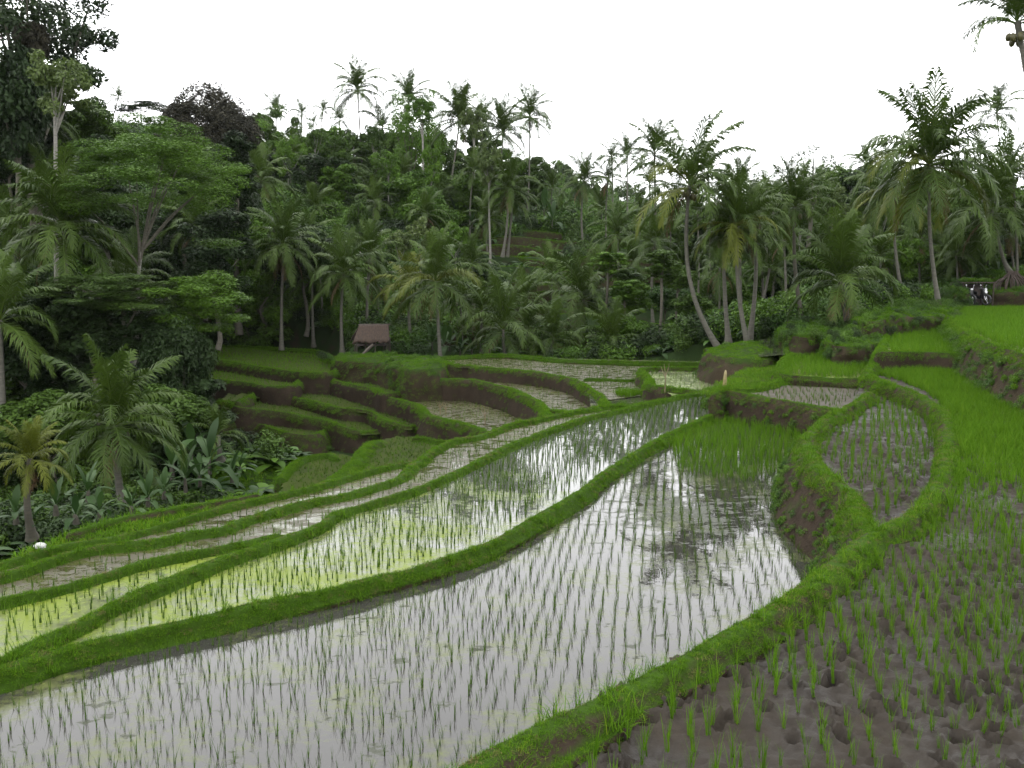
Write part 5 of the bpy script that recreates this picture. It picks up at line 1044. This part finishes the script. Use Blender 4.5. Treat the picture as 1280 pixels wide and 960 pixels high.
def banana(px, py, D, hpx, label, group, n=8, seed=0):
    r = random.Random(seed); b = A(px, py, D); H = hpx * D / F_PX
    look = {'bro': 'dark broad leaved plant', 'lig': 'light green banana like plant', 'ban': 'banana plant', 'bri': 'bright leaved plant'}[label[:3]]
    o = thing('banana_plant', unique_label(look, px, py - hpx / 2), 'plant', b - np.array((0, 0, .1)), r.uniform(0, 6), group); link('stem', STEM, o, (0, 0, 0), None, (.6, .6, H * .3))
    for i in range(n): link('leaf', LEAVES[min(3, int(i / n * 4))][r.randrange(2)], o, (0, 0, H * (.3 - .02 * i)), (0, 0, i * 2.4 + r.uniform(-.3, .3)), H * r.uniform(.6, .85))
r_ = random.Random(3)
for q, (px, py, D, h) in enumerate([(70, 640, 24, 70), (110, 625, 27, 80), (125, 645, 24, 60), (185, 630, 28, 70), (205, 620, 30, 60), (165, 640, 26, 60), (232, 612, 33, 90), (250, 605, 34, 70), (262, 590, 36, 100), (215, 600, 36, 100), (290, 600, 36, 60), (240, 575, 38, 80), (95, 650, 22, 60), (20, 650, 22, 70), (300, 590, 38, 50)]):
    banana(px, py, D, h * .7, 'broad leaved plant in the shade along the gully edge below the big silvery palm', 'broad leaved plants along the gully edge', 8, q)
for q, (px, py, D, h) in enumerate([(555, 440, 60, 34), (575, 443, 61, 26), (590, 442, 61, 22), (540, 436, 62, 30), (562, 437, 62, 28), (612, 444, 60, 22), (648, 444, 60, 20), (480, 436, 62, 26)]):
    banana(px, py, D, h * 1.2, 'light green banana like plant beside the thatched hut and the leaning palm', 'small banana plants along the far paddy rim', 8, q + 40)
for q, (px, py, D, h) in enumerate([(570, 278, 100, 60), (590, 285, 98, 50), (690, 285, 104, 70), (600, 262, 110, 60), (560, 262, 112, 50), (500, 275, 105, 50), (680, 270, 110, 60), (640, 275, 106, 50)]):
    banana(px, py, D, h * .55, 'banana plant at the forest edge above the hill terraces', 'banana plants above the hill terraces', 8, q + 80)
for q, (px, py, D, h) in enumerate([(1075, 385, 58, 60), (1068, 378, 60, 70), (1085, 380, 61, 50), (1250, 345, 64, 50), (1215, 350, 64, 46)]):
    banana(px, py, D, h * .6, 'bright leaved plant at the forest edge behind the upper right terraces', 'plants at the right forest edge', 8, q + 120)

# ------------------------------------------------------------------ undergrowth on every slope
r = np.random.default_rng(12); n = 76000
yy = 14 + (r.uniform(size=n) ** 0.65) * 190; xx = (r.uniform(-1, 1, n)) * (yy * 0.82 + 8)
zz = ground(xx, yy); onpad = np.zeros(n, bool)
for p in PADDY.values(): onpad |= inside(p['poly'], xx, yy) | (edge_dist(p['poly'], xx, yy) < 1.3)
clear = (np.hypot(xx - A(465, 440, 60)[0], yy - 60) < 2.4) | (np.hypot(xx - A(1212, 380, 58)[0], yy - 58) < 2.2) | ((yy < 58) & (xx > A(1175, 380, 52)[0]))
terr = (yy > 57) & (yy < 104) & (xx > -6) & (xx < 24)
prob = np.where(terr, 0.045, 0.9) * np.interp(yy, (14, 60, 100, 200), (1.0, .5, .36, .16)); gully = (yy < 50) & (xx < 0); prob = np.where(gully, 0.55, prob); hollow = (yy > 35) & (yy < 49) & (xx > -14.5) & (xx < -4); prob = np.where(hollow, 0.03, prob)
ok = ~onpad & ~clear & (r.uniform(size=n) < prob)
P = np.stack([xx, yy, zz], 1)[ok]; D = P[:, 1]
hc = A(465, 440, 60); hx = np.stack([hc[0] + r.uniform(-3.2, 3.2, 26), 60 + r.uniform(-2.2, -1.2, 26), np.zeros(26)], 1); hx[:, 2] = hc[2] - .25; hx = hx[np.abs(hx[:, 0] - hc[0] - .4) > .9]; BUSH.append(hx)
bb = np.concatenate(BUSH); scatter('undergrowth', 'shrub', bb, None, r.uniform(.18, .42, len(bb)), 0, 'dark bushes on the banks behind the green paddies')
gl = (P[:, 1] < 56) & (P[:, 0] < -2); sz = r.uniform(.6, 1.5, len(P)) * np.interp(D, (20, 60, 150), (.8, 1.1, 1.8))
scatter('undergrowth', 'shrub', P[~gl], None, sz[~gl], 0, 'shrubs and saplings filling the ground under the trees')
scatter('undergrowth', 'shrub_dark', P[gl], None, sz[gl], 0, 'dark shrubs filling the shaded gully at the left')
k = r.uniform(size=n) < np.where(terr, .03, np.where(hollow, .3, .22)); ok2 = ~onpad & ~clear & k & (yy < 110); P = np.stack([xx, yy, zz], 1)[ok2]
scatter('undergrowth', 'low_plant', P, None, r.uniform(.6, 1.4, len(P)), 0, 'ferns and low leafy plants under the trees')
ok4 = hollow & ~onpad; P = np.stack([xx, yy, zz], 1)[ok4]; P = np.repeat(P, 14, 0) + np.concatenate([r.uniform(-.6, .6, (14 * len(P), 2)), np.zeros((14 * len(P), 1))], 1); P[:, 2] = ground(P[:, 0], P[:, 1]); scatter('terrace_grass', 'turf_far', P, None, r.uniform(.6, 1.3, len(P)), 0, 'rough grass of the shaded hollow below the left terraces')
ok3 = terr & ~onpad & (r.uniform(size=n) < .9)
slope = np.abs(ground(xx[ok3], yy[ok3] + .4, False) - ground(xx[ok3], yy[ok3] - .4, False)); P = np.stack([xx, yy, zz], 1)[ok3][slope < .35]
scatter('terrace_grass', 'turf_far', P, None, r.uniform(.8, 1.7, len(P)), 0, 'grass on the old terrace steps of the opposite slope')

# ------------------------------------------------------------------ thatched hut
hb = A(465, 441, 60) + np.array((0, 0, .12)); hut = thing('thatched_hut', 'small thatched hut with brown roof on wooden posts on the grassy mound', 'hut', hb, math.radians(14))
hut.scale = (.84, .84, .84)
def sheet(A4, th, mat, nm, parent, nu=14, nv=8, rag=0.22, seed=1):
    a, b, c, d = [np.array(q, float) for q in A4]; nrm = np.cross(b - a, d - a); nrm /= np.linalg.norm(nrm); V = []; rr = np.random.default_rng(seed)
    for lay in (1, 0):
        for v in range(nv + 1):
            for u in range(nu + 1):
                s, t = u / nu, v / nv; p = (a * (1 - s) + b * s) * (1 - t) + (d * (1 - s) + c * s) * t
                V.append(p + nrm * (lay * th + (rr.uniform(-.5, 1) * .025 + .035 * (1 - (t * nv * .5) % 1) if lay else 0)) + ((a - d) / np.linalg.norm(a - d) * rr.uniform(0, rag * 1.6) if v == 0 else 0))
    V = np.array(V); m = nu + 1; N1 = m * (nv + 1); F = []
    for v in range(nv):
        for u in range(nu):
            q = v * m + u; F += [(q, q + 1, q + m + 1, q + m), (N1 + q, N1 + q + m, N1 + q + m + 1, N1 + q + 1)]
    rim = [u for u in range(nu)]; 
    for u in range(nu): F += [(u + 1, u, N1 + u, N1 + u + 1), (nv * m + u, nv * m + u + 1, N1 + nv * m + u + 1, N1 + nv * m + u)]
    for v in range(nv): F += [(v * m, (v + 1) * m, N1 + (v + 1) * m, N1 + v * m), ((v + 1) * m + nu, v * m + nu, N1 + v * m + nu, N1 + (v + 1) * m + nu)]
    return link(nm, new_mesh(nm, V, np.array(F), (MAT[mat],), False), parent)
rl, hw, ze, zr = 1.35, 0.95, 0.78, 1.85          # half length, half depth, eave and ridge heights
roof = sheet([(-rl - .1, -hw - .1, ze), (rl - .15, -hw - .1, ze), (rl - .1, 0, zr), (-rl + .45, 0, zr)], .09, 'thatch', 'roof_slope', hut, 22, 10)
sheet([(rl - .15, hw + .1, ze), (-rl - .1, hw + .1, ze), (-rl + .45, 0, zr), (rl - .1, 0, zr)], .09, 'thatch', 'roof_slope', hut, 22, 10, seed=2)
mb = MB(); mb.tube([(-rl + .4, 0, zr + .1), (0, .02, zr + .12), (rl + .05, 0, zr + .1)], .05, 7); link('ridge_pole', mb.mesh('ridge_pole', (MAT['old_wood'],)), hut)
for x, y, h in ((-rl + .15, -hw + .15, ze), (-.55, -hw + .12, ze), (.15, -hw + .15, ze), (rl - .35, -hw + .15, ze), (rl - .1, 0, zr), (-rl + .15, hw - .15, ze), (rl - .35, hw - .15, ze), (rl + .05, hw * .5, ze + .2)):
    mb = MB(); mb.tube([(x, y, -.25), (x + .02, y, h * .5), (x, y + .02, h)], .045, 6); link('post', mb.mesh('post', (MAT['old_wood'],)), hut)
for z0, y0, y1, x in ((ze + .02, -hw, hw, rl - .12), (.42, -hw, hw, rl - .3), (.42, -hw, hw, -rl + .2)):
    mb = MB(); mb.tube([(x, y0, z0), (x, y1, z0 + .03)], .035, 6); link('beam', mb.mesh('beam', (MAT['old_wood'],)), hut)
for k in range(7):
    mb = MB(); mb.box((0, -hw + .25 + k * .235, .45), (2 * rl - .5, .2, .03)); link('plank', mb.mesh('plank', (MAT['dark_wood'],), False), hut)
for k in range(8):
    mb = MB(); mb.box((-.4 - .11 * k, hw - .2, .8), (.09, .02, .7)); link('board', mb.mesh('board', (MAT['dark_wood'],), False), hut)
mb = MB(); mb.tube([(-.3, -hw - .25, -.2), (.1, -hw - .1, .2), (.4, -hw - .05, .45)][::-1], [.09, .1, .07], 7); tag(link('log', mb.mesh('log', (MAT['old_wood'],)), None, hb + np.array((-.1, -.4, .05))), 'short weathered log leaning in front of the thatched hut', 'log')

# ------------------------------------------------------------------ shelter with two motorbikes
sb_ = A(1209, 381, 58); sb_[2] = max(sb_[2], gz(sb_[0], 58)); sh = thing('roadside_shelter', 'low dark shelter with flat grass covered roof behind the highest paddy', 'shelter', sb_, 0)
mb = MB()
for k in range(12): mb.box((-.45 + k * .165, .3, 1.32 + .01 * (k % 3)), (.155, 1.7, .05))
link('roof_deck', mb.mesh('roof_deck', (MAT['dark_wood'],), False), sh)['kind'] = 'stuff'
for x, y in ((-.5, -.45), (1.3, -.45), (-.5, 1.0), (1.3, 1.0)):
    mb = MB(); mb.tube([(x, y, -.3), (x, y, 1.3)], .04, 6); link('post', mb.mesh('post', (MAT['dark_wood'],)), sh)
mb = MB(); mb.box((.4, 1.05, .6), (2.0, .04, 1.3)); link('back_wall', mb.mesh('back_wall', (MAT['dark_wood'],), False), sh)
q = r.uniform(size=(40, 2)); scatter('undergrowth', 'creeper', sb_ + np.stack([-.5 + q[:, 0] * 1.9, -.4 + q[:, 1] * 1.3, np.full(40, 1.36)], 1), None, r.uniform(.15, .3, 40), 0, 'weeds growing on the flat shelter roof')
def motorbike(loc, rz, label, body, front=None):
    b = thing('motorbike', label, 'motorbike', loc, rz, None); R = .27
    def part(nm, fn, mat, parent=b, sm=True):
        m_ = MB(); fn(m_); return link(nm, m_.mesh(nm, (MAT[mat],), sm), parent)
    for x in (-.6, .6):
        a = np.linspace(0, 2 * np.pi, 21); ring = np.stack([x + R * np.cos(a), 0 * a, .31 + R * np.sin(a)], 1)
        w_ = part('wheel', lambda m_: [m_.tube([(x, 0, .31), (x + (R - .02) * math.cos(t), 0, .31 + (R - .02) * math.sin(t))], .012, 4) for t in np.linspace(0, 6.28, 7)[:-1]], 'chrome')
        part('tyre', lambda m_: m_.tube(ring, .05, 6, False), 'rubber', w_)
    part('body', lambda m_: (m_.tube([(-.75, 0, .68), (-.4, 0, .62), (-.1, 0, .5), (.2, 0, .45), (.38, 0, .72)], [.05, .14, .13, .1, .09], 8)), body)
    part('seat', lambda m_: m_.tube([(-.7, 0, .8), (-.35, 0, .77), (0, 0, .72)], [.07, .12, .08], 8), 'black_plastic')
    part('front_fairing', lambda m_: m_.tube([(.42, 0, .45), (.45, 0, .7), (.40, 0, .98)], [.09, .17, .13], 8), body)
    if front: part('front_panel', lambda m_: m_.tube([(.52, 0, .68), (.53, 0, .8), (.5, 0, .9)], [.08, .11, .08], 8), front)
    part('fork', lambda m_: (m_.tube([(.6, -.07, .31), (.42, -.07, .85)], .02, 6), m_.tube([(.6, .07, .31), (.42, .07, .85)], .02, 6)), 'chrome')
    part('handlebar', lambda m_: m_.tube([(.3, -.36, 1.02), (.4, -.15, 1.0), (.4, .15, 1.0), (.3, .36, 1.02)], .018, 6), 'black_plastic')
    part('headlight', lambda m_: m_.lathe([(0, .04), (.06, .03), (.085, -.02), (.06, -.05)], 12), 'white_paint').location = (.53, 0, .97)
    for s in (-1, 1): part('mirror', lambda m_: (m_.tube([(.38, s * .22, 1.0), (.36, s * .26, 1.16)], .009, 5), m_.lathe([(0, 1.15), (.05, 1.17), (.06, 1.21), (0, 1.25)], 8, (.36, s * .27, 0))), 'chrome')
    part('front_mudguard', lambda m_: m_.tube([(.6 + .31 * math.cos(t), 0, .31 + .31 * math.sin(t)) for t in np.linspace(.3, 2.3, 8)], .05, 6), body)
    return b
motorbike(sb_ + np.array((-.2, -.1, -.02)), math.radians(-75), 'black motorbike parked at the left under the flat roofed shelter', 'black_plastic')
motorbike(sb_ + np.array((.55, -.05, -.02)), math.radians(-60), 'motorbike with white front parked at the right under the shelter', 'black_plastic', 'white_paint')

# ------------------------------------------------------------------ small things
b0 = G(905, 490, .5); mb = MB()
mb.lathe([(0, -.3), (.055, -.3), (.06, .12), (.052, .15), (.06, .18), (.056, .42), (.045, .6), (.02, .68), (0, .69)], 10); st = link('bamboo_stake', mb.mesh('bamboo_stake', (MAT['bamboo'],)), None, b0, (0, .05, 0))
tag(st, 'short yellow bamboo stake standing on the bund corner of the flooded paddies', 'stake')
for px, py, z, h, lab in ((831, 487, -.1, 0.95, 'thin forked twig stuck in the rim of the pale green paddy'), (550, 520, -2.2, .7, 'left of two short dry stalks in the terrace paddy'), (557, 522, -2.2, .7, 'right of two short dry stalks in the terrace paddy'), (606, 534, -2.2, .9, 'dry stalk at the corner of the plough lined terrace paddy')):
    p0 = G(px, py, z); rr = random.Random(px); tw = thing('twig', lab, 'twig', p0)
    mb = MB(); mb.tube([(0, 0, -.1), (.02, 0, h * .5), (-.04, 0, h)], [.022, .018, .008], 5); link('stem', mb.mesh('stem', (MAT['dry_twig'],)), tw)
    for s in (-1, 1):
        mb = MB(); mb.tube([(0, 0, h * .5), (s * .12, .03, h * .8), (s * .16, .02, h * rr.uniform(.9, 1.05))], [.014, .012, .005], 5); link('side_shoot', mb.mesh('side_shoot', (MAT['dry_twig'],)), tw)
# pale rock on the gully edge
def rock(px, py, z, s, label, seed=2):
    mb = MB(); k = 14; V = []
    prof = [(0.02, 1.0), (.55, .85), (.9, .45), (1.0, .1), (.9, -.3)]
    for q, hh in prof:
        for t in np.linspace(0, 2 * np.pi, k, endpoint=False): f = .8 + .45 * float(vnoise(math.cos(t) * 1.7 + 5, math.sin(t) * 1.7 + hh * 2, seed)); V.append((q * f * math.cos(t), q * f * .75 * math.sin(t), hh * .6 * f))
    i = np.arange(len(prof) - 1)[:, None] * k; j = np.arange(k)[None, :]; mb.add(V, np.stack([i + j, i + k + j, i + k + (j + 1) % k, i + (j + 1) % k], -1).reshape(-1, 4))
    mb.add(V[:k], [tuple(range(k))]); return tag(link('rock', mb.mesh('rock', (MAT['white_stone'],)), None, G(px, py, z), None, s), label, 'rock')
rock(50, 683, -.1, .1, 'small white rock lying at the gully edge on the far left')
rock(1107, 662, 1.0, .0001 + .12, 'grey stone half buried where the grass bunds meet', 5).data.materials[0] = MAT['grey_mud']
# water spouts with a little falling water
for px, py, z, h, lab in ((1091, 443, 1.1, .3, 'small white stream of water falling into the bright green paddy'),):
    p0 = G(px, py, z); sp_ = thing('water_spout', lab, 'spout', p0)
    mb = MB(); mb.tube([(.12, .08, .02), (0, 0, 0)], .022, 7); link('pipe', mb.mesh('pipe', (MAT['spout'],)), sp_)
    mb = MB(); rr = random.Random(px)
    for k in range(7):
        x0, y0 = rr.uniform(-.03, .03), rr.uniform(-.03, .03); mb.tube([(x0, y0, 0), (x0 - .08, y0 - .05, -h * .3), (x0 - .12 + rr.uniform(-.05, .05), y0 - .08, -h)], [.012, .018, .028], 5)
    link('falling_water', mb.mesh('falling_water', (MAT['foam'],)), sp_)
# tangle of roots under the curved palm
rt = A(1263, 349, 60); mb = None; ro = thing('root_tangle', 'tangle of bare brown roots hanging under the curved palm at the right edge', 'roots', rt); rr = random.Random(8)
for k in range(22):
    a, s = rr.uniform(-1.3, 1.6), rr.uniform(.5, 1.3); mb = MB(); mb.tube(smooth_line([(rr.uniform(-.2, .5), 0, .5), (a * .4, -.3, .2 * s), (a, -.5 - rr.uniform(0, .4), -.3 * s), (a * 1.2, -.6 - rr.uniform(0, .4), -1.1)], .2), np.linspace(.07, .02, len(smooth_line([(0, 0, .5), (a * .4, -.3, .2 * s), (a, -.5, -.3 * s), (a * 1.2, -.6, -1.1)], .2))) if False else .045, 5); link('root', mb.mesh('root', (MAT['roots'],)), ro)
mound([('w', 31.0, 61.5, 3.9), ('w', 32.5, 60.3, 3.9), ('w', 38, 60, 3.9), ('w', 44, 60.5, 3.9), ('w', 44, 66, 3.9), ('w', 38, 67, 3.9), ('w', 32, 66, 3.9)], 3.9, 2.0, 0.3, 'overgrown knoll under the curved palm', wall=.7, creep=4, dome=.5)
P = np.concatenate([q[0] for q in TUFT['turf_far'][-1:]]); N_ = np.concatenate([q[1] for q in TUFT['turf_far'][-1:]]); scatter('terrace_grass', 'turf_far', P, N_, rng.uniform(.5, .9, len(P)), .6, 'grass on the knoll under the curved palm')
P = TUFT['creeper'][-1]; scatter('undergrowth', 'creeper', P[0], P[1], rng.uniform(.2, .5, len(P[0])), .6, 'creepers on the knoll under the curved palm')

# ------------------------------------------------------------------ the moist air
top_ = max(float(ZZ.max()) + 14, 46); low_ = min(float(ZZ.min()), -9.0) - 1.2
mb = MB(); mb.box((0, 60, (top_ + low_) / 2), (1900, 1900, top_ - low_)); hz = link('haze', mb.mesh('haze', (), False)); tag(hz, 'thin moist air that pales the far trees of the valley', None, None, 'stuff')
m = bpy.data.materials.new('haze'); m.use_nodes = True; nt = m.node_tree
for n_ in list(nt.nodes): nt.nodes.remove(n_)
out = nt.nodes.new('ShaderNodeOutputMaterial'); pv = nt.nodes.new('ShaderNodeVolumePrincipled'); pv.inputs['Density'].default_value = HAZE
pv.inputs['Color'].default_value = (0.92, 0.95, 1.0, 1); nt.links.new(pv.outputs[0], out.inputs['Volume']); hz.data.materials.append(m)
